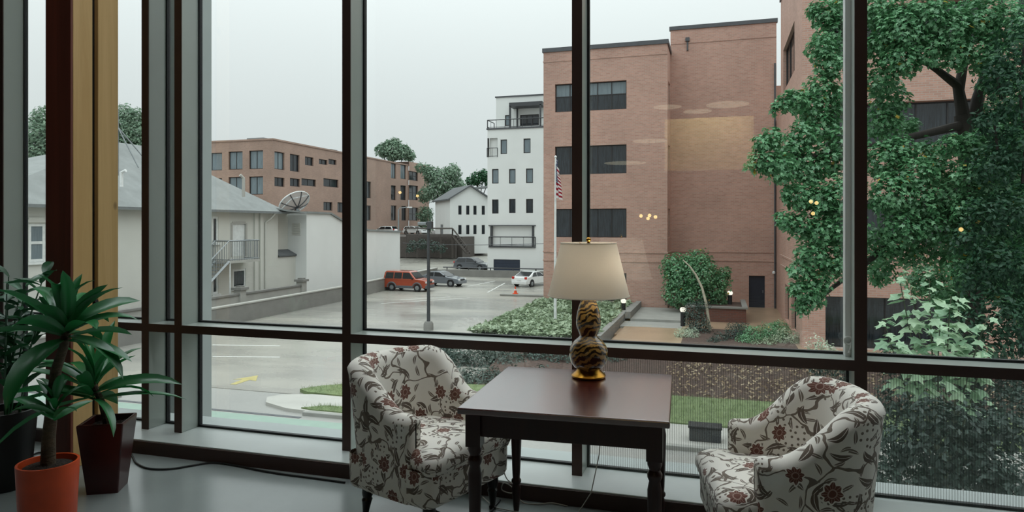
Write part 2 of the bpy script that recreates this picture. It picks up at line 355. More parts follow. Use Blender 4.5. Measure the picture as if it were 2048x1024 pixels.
for i in range(len(MX)-1):
    a, b = MX[i]+MW, MX[i+1]-MW
    w = bpy.data.objects.new('window_%d' % (i+1), None); COL.objects.link(w); w['kind'] = 'structure'
    w.location = ((a+b)/2, GY, .092)
    if i == 0: mullion(MX[0], w)
    mullion(MX[i+1], w)
    obj('transom', MB().box(a, b, 3.806, GY+.02, .772, .826), M['alu'], w, bevel=.003)
    obj('front_cap', MB().box(a, b, 3.80, 3.806, .772, .826), M['cap'], w, label='dark brown front cap')
    for z0, z1, nm in ((.826, 6.72, 'upper'), (.092, .772, 'lower')):
        g = .013
        if z0 > .5 and i == 5:                           # sash of the opening light; its sky-lit side put in a pale colour
            sf = MB()
            for q in ((b-.028, b, z0, z1), ): sf.box(q[0], q[1], GY-.075, GY-.012, q[2], q[3])
            obj('sash', sf, M['sash'], w, bevel=.002, label='sash upright of the opening light, its lit side put in pale colour')
            ring = [(b-.034, GY-.085+.0*k, z0+.055+.028+.021*math.sin(t)) if False else (b-.014+.020*math.cos(t), GY-.082, z0+.085+.020*math.sin(t)) for k, t in enumerate([j*math.pi/6 for j in range(13)])]
            lt = MB().tube(ring, .0045, 8).tube([(b-.0, GY-.082, z0+.08), (b-.003, GY-.082, z0+.05), (b-.012, GY-.082, z0+.022)], .0045, 8)
            obj('latch', lt, pm('white_latch', '#d8dad6', .4), w, smooth=True, label='white looped window latch')
        gk = MB(); y0, y1 = GY-.012, GY+.016
        for q in ((a, a+g, z0, z1), (b-g, b, z0, z1), (a+g, b-g, z0, z0+g), (a+g, b-g, z1-g, z1)): gk.box(q[0], q[1], y0, y1, q[2], q[3])
        obj('gasket', gk, M['gasket'], w)
        obj('pane', MB().box(a+g, b-g, GY-.003, GY+.003, z0+g, z1-g), M['glass'], w)
    if i in (4, 5, 6):                                    # insect screens, a step inside the lower glass
        T = NT('insect_screen_mesh'); g_ = T.n('ShaderNodeTexCoord').outputs['Object']
        sx = T.n('ShaderNodeSeparateXYZ', {0: g_}).outputs
        wv = T.math('GREATER_THAN', T.math('SINE', T.math('MULTIPLY', sx[0], 2*math.pi/.0125)), .45)
        fac = T.math('MULTIPLY_ADD', wv, .20, .10)
        sh = T.n('ShaderNodeMixShader', {0: fac, 1: T.n('ShaderNodeBsdfTransparent').outputs[0], 2: T.n('ShaderNodeBsdfDiffuse', {'Color': lin('#6d746f')}).outputs[0]}).outputs[0]
        M['screen'] = M.get('screen') or T.out(sh)
        if i in (5, 6): obj('insect_screen', MB().box(a+.008, b-.008, 3.930, 3.931, .10, .768), M['screen'], w, label='fine mesh insect screen inside the lower glass')
# clad column standing half a metre outside the glass
struct('trim_3', MB().box(-4.60, -4.06, 4.6, 4.75, -4.5, 7.5), M['fin'], bevel=.01)
# ================================================================ timber column
tc_ = thing('timber_column', 'paired light wood column with shade-dark red front beside the potted plants', 'column', (-3.92, 3.5, 0))
CX0, CX1 = -4.03, -3.825
obj('post', MB().box(CX0+.006, CX1, 3.262, 3.40, 0, 6.9), M['timber'], tc_, bevel=.004)
obj('post', MB().box(CX0+.006, CX1, 3.44, 3.595, 0, 6.9), M['timber'], tc_, bevel=.004)
obj('shaded_front', MB().box(CX0, CX1-.001, 3.245, 3.262, 0, 6.9), M['timber_shaded'], tc_, bevel=.003, label='dark red front, room shade put in its colour')
obj('knife_plate', MB().box(CX0+.03, CX1-.03, 3.40, 3.44, 0, 6.9), M['gasket'], tc_, label='black steel plate in the gap')
bo = MB()
for z in (.93, 1.02): bo.tube([(CX1-.04, 3.42, z), (CX1+.012, 3.42, z)], .013, 8)
obj('bolt', bo, M['gasket'], tc_, smooth=True)
# ================================================================ armchairs
def sm(a, b, x): t = max(0, min(1, (x-a)/(b-a))); return t*t*(3-2*t)
def armchair(label, loc, rz):
    t = thing('armchair', label, 'armchair', loc, rz, None); t.scale = (.91, .95, .99 if rz < 0 else .965)
    # plan path of the shell, local x forward: left arm front -> back -> right arm front
    HW, XF, XB = .335, .155, -.08; path = []
    for k in range(9): path.append((XF+(XB-XF)*k/8, HW-.0, 0, 1))
    nb = 22; e = 2.35
    for k in range(1, nb):
        th = math.pi*k/nb; c, s_ = math.cos(th), math.sin(th)
        path.append((XB-.285*abs(s_)**(2/e), HW*math.copysign(abs(c)**(2/e), c)))
    for k in range(9): path.append((XB+(XF-XB)*k/8, -HW))
    P = [Vector((p[0], p[1], 0)) for p in path]; n = len(P)
    L = [0]
    for i in range(1, n): L.append(L[-1]+(P[i]-P[i-1]).length)
    rows = []; uvs = []
    def section(i, ts, drop):
        d = (P[min(i+1,n-1)]-P[max(i-1,0)]).normalized(); nrm = Vector((d.y, -d.x, 0))*-1   # outward
        if nrm.dot(P[i]-Vector((-.05,0,0))) < 0: nrm = -nrm
        bk = sm(.16, -.30, P[i].x); 
        top = .605+.225*sm(.10, -.27, P[i].x) - drop
        th = (.105+.025*bk)*ts; fl = .055*bk
        prof = []
        def off(z): return fl*max(0, (z-.25)/.55)**1.3
        r = th/2
        for z in (.185, .25, .36, .47, .56, top-r*1.1):
            zz = min(z, top-r*1.1) if z > .3 else z
            prof.append((off(zz)+.0+(.004 if z > .2 else -.006), zz))
        for k in range(1, 8):
            a = math.pi*k/8; prof.append((off(top)-r+r*math.cos(a)*1.12, top-r*1.1+r*1.1*math.sin(a)))
        for z in (top-r*1.1, .60, .52, .44, .36):
            zz = min(z, top-r*1.1); prof.append((off(zz)-th-.012*math.sin(math.pi*min(1, max(0, (zz-.36)/.4)))*bk, zz))
        return [tuple(P[i]+nrm*(o_+(1-ts)*-.052)+Vector((0,0,z))) for o_, z in prof], prof
    for i in range(n):
        row, prof = section(i, 1, 0); rows.append(row)
        u = L[i]; vv = [0]
        for k in range(1, len(row)): vv.append(vv[-1]+(Vector(row[k])-Vector(row[k-1])).length)
        uvs.append([(u, q) for q in vv])
    # rounded arm ends
    def ends(i, sgn):
        out = []; uo = []
        for k in range(1, 5):
            a = math.pi/2*k/4; ts = math.cos(a)**.7 if k < 4 else .04; ex = .035*math.sin(a)
            row, _ = section(i, max(ts, .05), .035*(1-math.cos(a)))
            row = [(p[0]+ex, p[1], p[2]) for p in row]; out.append(row)
            uo.append([(L[i]+sgn*.02*k, q[1]) for q in uvs[i]])
        return out, uo
    e0, u0 = ends(0, -1); e1, u1 = ends(n-1, 1)
    allr = e0[::-1]+rows+e1; alu = u0[::-1]+uvs+u1; mid = len(allr)//2; ui = [0.0]*len(allr)
    for i in range(mid+1, len(allr)): ui[i] = ui[i-1]+(Vector(allr[i][-3])-Vector(allr[i-1][-3])).length
    for i in range(mid-1, -1, -1): ui[i] = ui[i+1]-(Vector(allr[i][-3])-Vector(allr[i+1][-3])).length
    ub = [[(ui[i]+.93, 1.3-allr[i][k_][2]) for k_, q in enumerate(alu[i])] for i in range(len(allr))]
    obj('back_and_arms', MB().grid(allr, uv=alu, uvb=ub, kb=11), M['fabric'], t, local=True, smooth=True, sharp=0)
    # seat: rounded block with a puffed top, drawn as rings from the underside to the crown
    def rr(hx0, hx1, hy, rad, z, m=6):
        pts = []
        for cx, cy, a0 in ((hx1-rad, hy-rad, 0), (hx0+rad, hy-rad, 90), (hx0+rad, -hy+rad, 180), (hx1-rad, -hy+rad, 270)):
            for k in range(m+1):
                a = math.radians(a0+90*k/m); pts.append((cx+rad*math.cos(a), cy+rad*math.sin(a), z))
        return pts
    def ring_uv(pts, z):
        u = [0]
        for k in range(1, len(pts)): u.append(u[-1]+(Vector(pts[k])-Vector(pts[k-1])).length)
        return [(q+.37, z) for q in u]
    bs = MB(); rows = []; uv = []
    for z, ins in ((.182, .03), (.188, .012), (.21, .002), (.30, 0), (.36, 0)):
        p = rr(-.30+ins, .335-ins, .335-ins, .05, z); p.append(p[0]); rows.append(p); uv.append(ring_uv(p, z))
    bs.grid(rows, uv=uv); bs.add(rows[0][:-1], [tuple(range(len(rows[0])-1))], [[(q[0], q[1]) for q in rows[0][:-1]]])
    obj('seat_base', bs, M['fabric'], t, local=True, smooth=True, sharp=50)
    rows = []; uv = []
    for z, ins, rad in ((.345, .004, .055), (.375, -.008, .06), (.405, -.008, .065), (.43, .004, .07), (.447, .03, .075), (.457, .08, .08), (.463, .15, .09), (.466, .22, .08), (.467, .26, .05)):
        xr = .25 if z > .3 else 0
        hy = (.335 if ins < .01 else .335)-ins
        p = rr(-.25+ins*.8, .352-ins, max(hy, .03), min(rad, max(hy, .03)*.9), z); 
        p = [(q[0], q[1]*(1 if q[0] > .235 else .70 if q[0] < .20 else .70+.30*(q[0]-.20)/.035), q[2]) for q in p]
        p.append(p[0]); rows.append(p); uv.append([(q[0]*1.0, q[1]+(q[2]-.467)*.0) for q in p] if ins > .0 else [(q[0]+(.467-z)*(1 if q[0] > .3 else 0), q[1]+(.467-z)*(0 if abs(q[1]) < .3 else math.copysign(1, q[1]))) for q in p])
    cs = MB().grid(rows, uv=uv); cs.add(rows[-1][:-1], [tuple(range(len(rows[-1])-1))], [[(q[0], q[1]) for q in rows[-1][:-1]]])
    obj('seat_cushion', cs, M['fabric'], t, local=True, smooth=True, sharp=0)
    for x, y in ((.26, .26), (.26, -.26), (-.22, .24), (-.22, -.24)):
        sp = .0 if x > 0 else -.03
        lg = MB().lathe([(.020, 0), (.022, .012), (.016, .02), (.020, .05), (.026, .085), (.030, .10), (.024, .112), (.029, .122), (.033, .14), (.034, .185)], 14, (x, y, 0))
        lg.v = [(p[0]+sp*(1-p[2]/.185), p[1], p[2]) for p in lg.v]
        obj('leg', lg, M['ebony'], t, local=True, smooth=True)
    return t
c1 = rf(-.44, 3.575); armchair('floral tub armchair left of the wooden table, angled into the room', (c1.x, c1.y, 0), math.radians(-19))
c2 = rf(1.175, 2.98); armchair('floral tub armchair right of the wooden table, seen from its side', (c2.x, c2.y, 0), math.radians(190))
# ================================================================ side table
st = thing('side_table', 'square dark red wooden table with turned legs between two floral armchairs', 'table', (-.6306, 3.106, 0), math.radians(2.85))
h = .432
obj('tabletop', MB().box(-h, h, -h, h, .722, .75), M['mahogany'], st, local=True, bevel=.006, bseg=3)
for s_ in (-1, 1):
    obj('apron', MB().box(-h+.09, h-.09, s_*(h-.055)-.010, s_*(h-.055)+.010, .622, .722), M['mahogany_leg'], st, local=True, bevel=.002)
    obj('apron', MB().box(s_*(h-.055)-.010, s_*(h-.055)+.010, -h+.09, h-.09, .622, .722), M['mahogany_leg'], st, local=True, bevel=.002)
for sx in (-1, 1):
    for sy in (-1, 1):
        x, y = sx*(h-.06), sy*(h-.06); q = .032
        lg = MB().lathe([(.014, 0), (.018, .03), (.024, .12), (.019, .145), (.026, .155), (.026, .165), (.019, .175), (.021, .20), (.027, .36), (.029, .46), (.022, .495), (.029, .51), (.030, .525), (.021, .54), (.029, .56), (.029, .58)], 18, (x, y, 0))
        lg.box(x-q, x+q, y-q, y+q, .58, .722)
        obj('leg', lg, M['mahogany_leg'], st, local=True, smooth=True, sharp=45)
# ================================================================ table lamp
lp = at(1177, 750, 3.41); LX, LY = lp.x, lp.y
tl = thing('table_lamp', 'gold tiger-striped gourd lamp with off-white shade on the wooden table', 'lamp', (LX, LY, .75))
obj('foot', MB().lathe([(.074, 0), (.084, .004), (.086, .012), (.078, .020), (.070, .026), (.060, .036), (.056, .045)], 32), M['gold'], tl, local=True, smooth=True, label='gilt round foot')
T = NT('striped_glaze'); tcx = T.n('ShaderNodeTexCoord').outputs['Object']
wv = T.n('ShaderNodeTexWave', {'Vector': T.n('ShaderNodeMapping', {'Vector': tcx, 'Rotation': (.5, .35, 0), 'Scale': (1.2, 1.2, 1)}).outputs[0], 'Scale': 13.0, 'Distortion': 8.0, 'Detail': 3.0, 'Detail Scale': 1.6}, bands_direction='Z').outputs['Fac']
f = T.n('ShaderNodeMapRange', {'Value': wv, 'From Min': .42, 'From Max': .58}).outputs[0]
cc = T.mix(f, lin('#33261a'), lin('#ad8a4c'))
M['tiger'] = T.out(T.n('ShaderNodeBsdfPrincipled', {'Base Color': cc, 'Roughness': .16, 'Specular IOR Level': .6, 'Coat Weight': .5}).outputs[0])
body = [(.052, .040), (.072, .052), (.088, .075), (.096, .105), (.096, .130), (.088, .158), (.070, .182), (.050, .198), (.043, .208), (.048, .222), (.058, .245), (.062, .270), (.061, .295), (.056, .325), (.049, .352), (.040, .378), (.030, .398), (.030, .402)]
obj('body', MB().lathe(body, 40), M['tiger'], tl, local=True, smooth=True, label='gold and brown striped double gourd body')
obj('neck', MB().lathe([(.030, .400), (.030, .412), (.016, .418), (.012, .43), (.012, .66), (.004, .664)], 18), M['gold'], tl, local=True, smooth=True)
T = NT('linen_shade'); cl = lin('#efe9de'); nz = T.n('ShaderNodeTexNoise', {'Vector': T.n('ShaderNodeTexCoord').outputs['Object'], 'Scale': 300.0}).outputs['Fac']
c_ = T.mix(nz, tuple(v*.93 for v in cl), cl)
M['linen'] = T.out(T.n('ShaderNodeMixShader', {0: .42, 1: T.n('ShaderNodeBsdfDiffuse', {'Color': c_}).outputs[0], 2: T.n('ShaderNodeBsdfTranslucent', {'Color': c_}).outputs[0]}).outputs[0])
sh = MB(); s0, s1 = .405, .672
sh.lathe([(.203, s0), (.138, s1)], 48, cap=False); sh.lathe([(.201, s0), (.136, s1)], 48, cap=False)
shade = obj('shade', sh, M['linen'], tl, local=True, smooth=True, label='off-white tapered fabric shade')
tr = MB()
for r, z in ((.203, s0+.003), (.138, s1-.003)):
    obj('rim', MB().tube([(r*math.cos(j*math.pi/24), r*math.sin(j*math.pi/24), z) for j in range(49)], .003, 6), M['linen'], shade, local=True, smooth=True)
obj('bulb', MB().lathe([(.012, .44), (.014, .47), (.030, .51), (.030, .53), (.018, .555), (.001, .56)], 16), emis('lamp_bulb', '#fff0dc', 2.0), tl, local=True, smooth=True)
pl_ = bpy.data.lights.new('lamp_light', 'POINT'); pl_.energy = 1.1; pl_.color = (1, .92, .80); pl_.shadow_soft_size = .035
po = bpy.data.objects.new('lamp_light', pl_); COL.objects.link(po); po.location = (LX+.05, LY, .75+.54)
sp = MB()
for k in range(3): a = k*2.094; sp.tube([(0, 0, .655), (.136*math.cos(a), .136*math.sin(a), .667)], .002, 5)
obj('spider', sp, M['gold'], tl, local=True)
obj('finial', MB().lathe([(.004, .660), (.010, .668), (.006, .676), (.013, .684), (.012, .692), (.004, .699)], 14), M['gold'], tl, local=True, smooth=True)
# lamp cord over the back of the table to the floor
(obj('cord', MB().tube([(LX+.05, LY+.06, .754), (LX+.06, LY+.12, .7545), (LX+.05, 3.555, .745), (LX+.045, 3.565, .60), (LX+.02, 3.575, .3), (LX-.02, 3.56, .1), (LX-.08, 3.50, .008), (LX-.3, 3.42, .006), (LX-.52, 3.45, .006), (LX-.62, 3.55, .012)], .0028, 6), M['white_cord'], tl, smooth=True))
# floor cables
def cable(name, pts, r, mat, label):
    P = [Vector(p) for p in pts]; out = []
    for i in range(len(P)-1):
        p0, p1, p2, p3 = P[max(i-1,0)], P[i], P[i+1], P[min(i+2,len(P)-1)]
        for k in range(6):
            t = k/6; out.append(.5*((2*p1)+(-p0+p2)*t+(2*p0-5*p1+4*p2-p3)*t*t+(-p0+3*p1-3*p2+p3)*t**3))
    out.append(P[-1]); return tag(obj(name, MB().tube(out, r, 7), mat, smooth=True), label, 'cord')
z_ = .0065
def fl(px, py, z=z_): p = on_z(px, py, z); return (p.x, p.y, z)
cable('power_cable', [(-3.79, 3.585, .06), fl(264, 912), fl(273, 926), fl(298, 937), fl(340, 938), fl(385, 931), fl(425, 925.5), fl(470, 931), fl(520, 941), fl(570, 949), fl(625, 956), fl(690, 965)], .0062, M['cord'], 'black power cable running along the floor below the sill')
cable('power_cable', [fl(868, 1000), fl(862, 1012), fl(880, 1026), fl(930, 1036), fl(975, 1028), fl(990, 1012), fl(1000, 1000)], .006, M['cord'], 'black cable looping on the floor under the left armchair')
cable('power_cable', [fl(60, 912), fl(78, 905), fl(100, 908), fl(70, 922), fl(100, 928), fl(130, 915)], .006, M['cord'], 'black cable coiled on the floor behind the orange pot')
cable('lamp_cable', [on_y(1006, 938, 3.57), on_y(1014, 958, 3.585), on_y(1030, 972, 3.585), on_y(1024, 986, 3.585), on_y(1004, 980, 3.585), on_y(1008, 966, 3.57), on_y(1026, 976, 3.57), fl(1045, 1004), fl(1075, 1008), fl(1105, 1006), fl(1135, 1012)], .0032, M['white_cord'], 'pale thin cord tangled on the floor behind the left armchair')
# ================================================================ potted plants
def strap(Lg, Wd, bend, fold=.18, seg=7, twist=0.0):
    """long arching leaf from the origin, heading +x and up, falling by bend"""
    mb = MB(); a = math.radians(0); p = Vector((0,0,0)); rows = []
    for i in range(seg+1):
        t = i/seg; w = Wd*(math.sin(math.pi*min(1, t*.93+.06))**.75)*(1 if t < .99 else .05); an = -bend*t**1.4
        tw = twist*t
        d = Vector((math.cos(an), 0, math.sin(an))); nn = Vector((-math.sin(an), 0, math.cos(an)))
        side = Vector((0, math.cos(tw), 0))+nn*math.sin(tw)
        rows.append([p-side*w/2+nn*fold*w, p-side*w*.25+nn*fold*w*.35, p, p+side*w*.25+nn*fold*w*.35, p+side*w/2+nn*fold*w])
        p = p+d*(Lg/seg)
    return mb.grid(rows)
LEAFM = {}
def strap_me(k, Lg, Wd, bend, mat, tw=0.0):
    if k not in LEAFM:
        o = obj('leaf', strap(Lg, Wd, bend, twist=tw), mat, smooth=True, sharp=0); LEAFM[k] = o.data; bpy.data.objects.remove(o)
    return LEAFM[k]
def put_leaf(parent, me, p, az, el, sc=1.0, roll=0.0):
    o = bpy.data.objects.new('leaf', me); COL.objects.link(o); o.parent = parent; off = wloc(parent)
    o.location = Vector(p)-off; o.rotation_mode = 'XYZ'
    R = Matrix.Rotation(az, 3, 'Z') @ Matrix.Rotation(-el, 3, 'Y') @ Matrix.Rotation(roll, 3, 'X')
    o.rotation_euler = R.to_euler(); o.scale = (sc, sc, sc)
def rosette(parent, p, n, e0, e1, L0, mat, key, seed, az0=0.0, W=.088, spread=.12):
    r_ = random.Random(seed)
    for k in range(n):
        t = k/(n-1); az = az0+k*2.39996+r_.uniform(-.5, .5); el = e0+(e1-e0)*t+r_.uniform(-spread, spread)
        v = k % 3; me = strap_me((key, v), .42, W, (.55, .95, 1.35)[v], mat, (.0, .25, -.25)[v])
        put_leaf(parent, me, (p[0], p[1], p[2]-.10*(1-t)), az, el, L0/.42*(1-.35*t)*r_.uniform(.7, 1.15), r_.uniform(-.6, .6))
# orange pot with a dracaena
oc = at(96, 935, 3.42); OX, OY = oc.x, oc.y
op = thing('potted_plant', 'dark green strap-leaved plant in a round bright orange pot', 'plant', (OX, OY, 0))
obj('pot', MB().lathe([(.116, 0), (.122, .01), (.136, .318), (.136, .325), (.125, .325), (.121, .285), (.001, .285)], 40), M['terracotta'], op, local=True, smooth=True, label='round orange glazed pot')
obj('soil', MB().lathe([(.120, .285), (.11, .302), (.06, .312), (.001, .314)], 24), M['soil'], op, local=True, smooth=True)
top1 = at(132, 640, 3.30); bm_ = at(112, 740, 3.34)
obj('cane', MB().tube([(OX, OY, .30), (OX+.005, OY, .45), (bm_.x, bm_.y, bm_.z), (top1.x-.01, top1.y, top1.z-.12), (top1.x, top1.y, top1.z)], [.034, .030, .024, .020, .017], 10), M['bark'], op, smooth=True)
rosette(op, (top1.x, top1.y, top1.z), 27, -.1, 1.45, .42, M['strap_leaf'], 'd', 3, .4, spread=.3)
low = at(108, 800, 3.32); rosette(op, (low.x, low.y, low.z), 13, .5, 1.4, .27, M['strap_leaf'], 'd', 9, 1.4, spread=.3)
# dark red square pot
dc = on_z(190, 994, 0); dcx = Vector((dc.x, dc.y, 0))+Fv*.12; DX, DY = dcx.x, dcx.y
dp = thing('potted_plant', 'arching green plant in a tapered dark red square pot', 'plant', (DX, DY, 0), math.radians(28))
def sq(hw, z): return [(-hw,-hw,z),(hw,-hw,z),(hw,hw,z),(-hw,hw,z)]
pt = MB(); rows = [sq(.08, 0), sq(.118, .385), sq(.118, .40), sq(.104, .40), sq(.10, .34)]; pt.grid([r+[r[0]] for r in rows]); pt.add(sq(.08, 0), [(0,1,2,3)]); pt.add(sq(.10, .34), [(0,1,2,3)])
obj('pot', pt, M['red_pot'], dp, local=True, bevel=.006, label='tapered dark red glazed pot')
obj('soil', MB().grid([[(x*.10/3, y*.10/3, .36+.02*math.sin(x*2.1)*math.cos(y*1.7)) for x in range(-3,4)] for y in range(-3,4)]), M['soil'], dp, local=True, smooth=True)
ctop = at(186, 765, 3.86)
inv = Matrix.Rotation(-math.radians(28), 4, 'Z')
def loc_d(p): return inv @ (Vector(p)-Vector((DX, DY, 0)))
cl_ = loc_d(ctop)
obj('cane', MB().tube([(0, 0, .36), (cl_.x*.4, cl_.y*.4, .50), (cl_.x, cl_.y, cl_.z)], [.022, .018, .015], 9), M['bark'], dp, local=True, smooth=True)
rosette(dp, tuple(Vector((DX, DY, 0))+Vector(cl_)), 26, -.05, 1.4, .50, M['strap_leaf'], 'n', 21, 0.7, W=.07, spread=.3)
# black pot with a bushy plant, at the picture's edge
bc = on_z(-2, 985, 0); BX, BY = (Vector((bc.x, bc.y, 0))+Fv*.09-Rv*.04).xy
bp_ = thing('potted_plant', 'bushy dark-leaved plant in a tall black pot', 'plant', (BX, BY, 0))
obj('pot', MB().lathe([(.125, 0), (.13, .01), (.165, .43), (.165, .445), (.15, .445), (.145, .40), (.001, .40)], 32), M['black_pot'], bp_, local=True, smooth=True, label='tall tapered black pot')
obj('soil', MB().lathe([(.145, .40), (.08, .418), (.001, .42)], 20), M['soil'], bp_, local=True, smooth=True)
r_ = random.Random(5)
for k in range(9):
    a = k*2.4; rr_ = .03+.055*(k % 3)/2; tipz = r_.uniform(.85, 1.35); lean = r_.uniform(.06, .17)
    b0 = Vector((rr_*math.cos(a), rr_*math.sin(a), .41)); b1 = b0+Vector((math.cos(a)*lean, math.sin(a)*lean, tipz-.41))
    mid = (b0+b1)/2+Vector((-math.cos(a)*.02, -math.sin(a)*.02, .05))
    obj('stem', MB().tube([b0, mid, b1], [.007, .006, .003], 6), M['dark_leaf'], bp_, local=True, smooth=True)
    me = strap_me('z', .17, .062, .7, M['dark_leaf'])
    for j in range(12):
        t = .22+.78*j/11; p = b0*(1-t)**2+mid*2*t*(1-t)+b1*t*t
        put_leaf(bp_, me, Vector((BX, BY, 0))+p, a+j*2.4, r_.uniform(.1, .9), r_.uniform(.8, 1.15), r_.uniform(-.3, .3))
# ================================================================ added unseen fill panels that brighten the seats from above
M['fillpanel'] = emis('fill_panel_glow', '#eef4f6', 11.0)
for k, x in enumerate((-4.2, -2.4, -.6, 1.2)):
    dl = thing('fill_panel', 'long added fill panel brightening the window seats from above, %s' % ['over the plants', 'over the left armchair', 'over the table', 'over the right armchair'][k], 'lamp', (x, 2.75, 6.84), 0, 'added fill panels above the window seats')
    obj('frame', MB().box(-.78, .78, -.30, -.27, -.03, .06).box(-.78, .78, .27, .30, -.03, .06).box(-.78, -.75, -.27, .27, -.03, .06).box(.75, .78, -.27, .27, -.03, .06), M['alu'], dl, local=True)  # frame of the added fill panel
    obj('diffuser', MB().box(-.75, .75, -.27, .27, -.015, .05), M['fillpanel'], dl, local=True)
# ================================================================ lights at the back of the room (seen only mirrored in the glass)
M['warm'] = emis('warm_diffuser', '#fff2d0', .95); M['bulb'] = emis('warm_bulb', '#ffd58a', 9.0)
def mirror(px, py, tv):
    p = at(px, py, tv); return Vector((p.x, 2*GY-p.y, p.z))
for k, (px, py, w) in enumerate([(1455, 209, 90), (1335, 214, 60), (1395, 223, 60), (1300, 282, 75), (1250, 326, 90), (1410, 316, 80), (1380, 338, 110)]):
    tv_ = 10.4+.45*k; p = mirror(px, py, tv_); r = w*tv_/FPX/2*.92; dlab = ['far right of the upper row', 'left of the upper row', 'middle of the upper row', 'alone between the rows', 'far left of the lower row', 'right of the lower row', 'lowest and widest of all'][k]
    dl = thing('disc_pendant', 'flat round warm pendant at the back of the room, '+dlab, 'lamp', tuple(p), 0, 'disc pendants at the back of the room')
    obj('diffuser', MB().lathe([(r*.6, -.006), (r, -.003), (r, .0)], 28), M['warm'], dl, local=True, smooth=True)
    obj('housing', MB().lathe([(r, .0), (r*.98, .018), (r*.5, .035)], 28), M['dark_panel'], dl, local=True, smooth=True)
    obj('cable', MB().tube([(0,0,.03), (0,0,max(.1, 6.9-p.z))], .004, 6), M['cord'], dl, local=True)
for k, (px, py, tv) in enumerate([(1282, 432, 11), (1299, 431, 11), (1311, 434, 11), (1296, 437, 11), (1622, 403, 10), (1633, 406, 10), (1626, 427, 10), (1922, 459, 9), (800, 385, 12.5), (835, 392, 12.5)]):
    p = mirror(px, py, tv); r = .028
    dl = thing('globe_pendant', 'small warm globe lamp mirrored '+['in the brick front, first of four', 'in the brick front, second of four', 'in the brick front, last of four', 'in the brick front, lowest of four', 'in the maple, left of the upper two', 'in the maple, right of the upper two', 'in the maple, lower one', 'in the dark leaves right of the window post', 'in the far brown offices, left one', 'in the far brown offices, right one'][k], 'lamp', tuple(p), 0, 'globe lamps at the back of the room')
    obj('globe', MB().lathe([(r*math.sin(j*math.pi/8)+.0005, -r*math.cos(j*math.pi/8)) for j in range(9)], 14), M['bulb'], dl, local=True, smooth=True)
    obj('cable', MB().tube([(0,0,r), (0,0,max(.1, 6.9-p.z))], .003, 6), M['cord'], dl, local=True)
a_ = mirror(1340, 225, 11.4); b_ = mirror(1492, 335, 11.4)
wp = thing('wall_panel', 'pale wooden panel on the back wall washed by an added warm light', 'panel', ((a_.x+b_.x)/2, min(a_.y, b_.y)-.4, b_.z))
obj('board', MB().box(-.75, .75, -.02, .02, 0, a_.z-b_.z), pm('pale_board', '#c9b584', .5), wp, local=True, bevel=.004)
ll = bpy.data.lights.new('added_panel_wash', 'AREA'); ll.energy = 30; ll.color = (1, .92, .6); ll.size = 1.2; lo = bpy.data.objects.new('added_panel_wash', ll); COL.objects.link(lo)  # added area light without a fixture, brightens the wooden panel
lo.location = ((a_.x+b_.x)/2, min(a_.y, b_.y)+.35, 3.55); lo.rotation_euler = (math.radians(-38), 0, 0)
# ================================================================ outdoors: materials
M['brick'] = brick_mat('red_brick', '#b99080', '#a88172', '#ad9c92', .75)
M['brick_far'] = brick_mat('brown_brick', '#a08272', '#927668', '#a09087', .8)
M['coping'] = pm('dark_metal_coping', '#4a4c50', .5)
M['darkglass'] = pm('dark_glass', '#22282d', .08, var=.75, vs=2.5, stretch=(7,7,.5), spec=.6)
M['blindglass'] = pm('glass_with_blinds', '#6d7a80', .12, var=.25, vs=3, stretch=(8,8,.3), spec=.6)
M['dframe'] = pm('dark_bronze_frame', '#221f20', .45)
M['wstucco'] = pm('white_stucco', '#d6d8d6', .85, var=.03, vs=.6)
M['gstucco'] = pm('pale_grey_stucco', '#c3c3bc', .85, var=.05, vs=.5)
M['wtrim'] = pm('white_trim', '#d5d8d6', .6)
M['shingle'] = pm('grey_shingle', '#7d8180', .85, var=.14, vs=1.2, bump=.4, bs=14)
M['dshingle'] = pm('dark_shingle', '#585b5d', .85, var=.14, vs=1.2)
def wet_asphalt(name, c1, c2, r0, r1):
    T = NT(name); g = T.n('ShaderNodeNewGeometry').outputs['Position']
    n1 = T.n('ShaderNodeTexNoise', {'Vector': T.n('ShaderNodeMapping', {'Vector': g, 'Scale': (.09,.22,1)}).outputs[0], 'Scale': 1.0, 'Detail': 6.0, 'Roughness': .6}).outputs['Fac']
    f = T.n('ShaderNodeMapRange', {'Value': n1, 'From Min': .38, 'From Max': .62}).outputs[0]
    n2 = T.n('ShaderNodeTexNoise', {'Vector': g, 'Scale': 14.0, 'Detail': 3.0}).outputs['Fac']
    c = T.mix(f, lin(c1), lin(c2)); c = T.mix(T.math('MULTIPLY', n2, .35), c, lin('#4d4a48'))
    rg = T.math('MULTIPLY_ADD', f, r1-r0, r0)
    bp = T.n('ShaderNodeBump', {'Height': n2, 'Strength': .25, 'Distance': .01}).outputs[0]
    return T.out(T.n('ShaderNodeBsdfPrincipled', {'Base Color': c, 'Roughness': rg, 'Normal': bp, 'Specular IOR Level': .55}).outputs[0])
M['asphalt'] = wet_asphalt('wet_asphalt', '#94938d', '#a29f95', .15, .36)
M['street'] = wet_asphalt('street_asphalt', '#93938f', '#9c9b96', .35, .5)
M['concrete'] = pm('concrete', '#8d8d88', .8, var=.1, vs=1.5)
M['pconcrete'] = pm('pale_concrete', '#a5a49e', .75, var=.08, vs=1)
M['rwall'] = pm('retaining_wall', '#7b7a76', .85, var=.12, vs=1.2)
M['tan'] = pm('wet_tan_paving', '#98826c', .3, var=.14, vs=.8)
M['green_paint'] = pm('green_lane_paint', '#7f9488', .6, var=.08, vs=2)
M['ypaint'] = pm('yellow_paint', '#a59a62', .6, var=.15, vs=6)
M['wpaint'] = pm('white_paint', '#c9cac6', .6, var=.1, vs=4)
M['grass_base'] = pm('lawn_soil', '#66754f', .95, var=.25, vs=3)
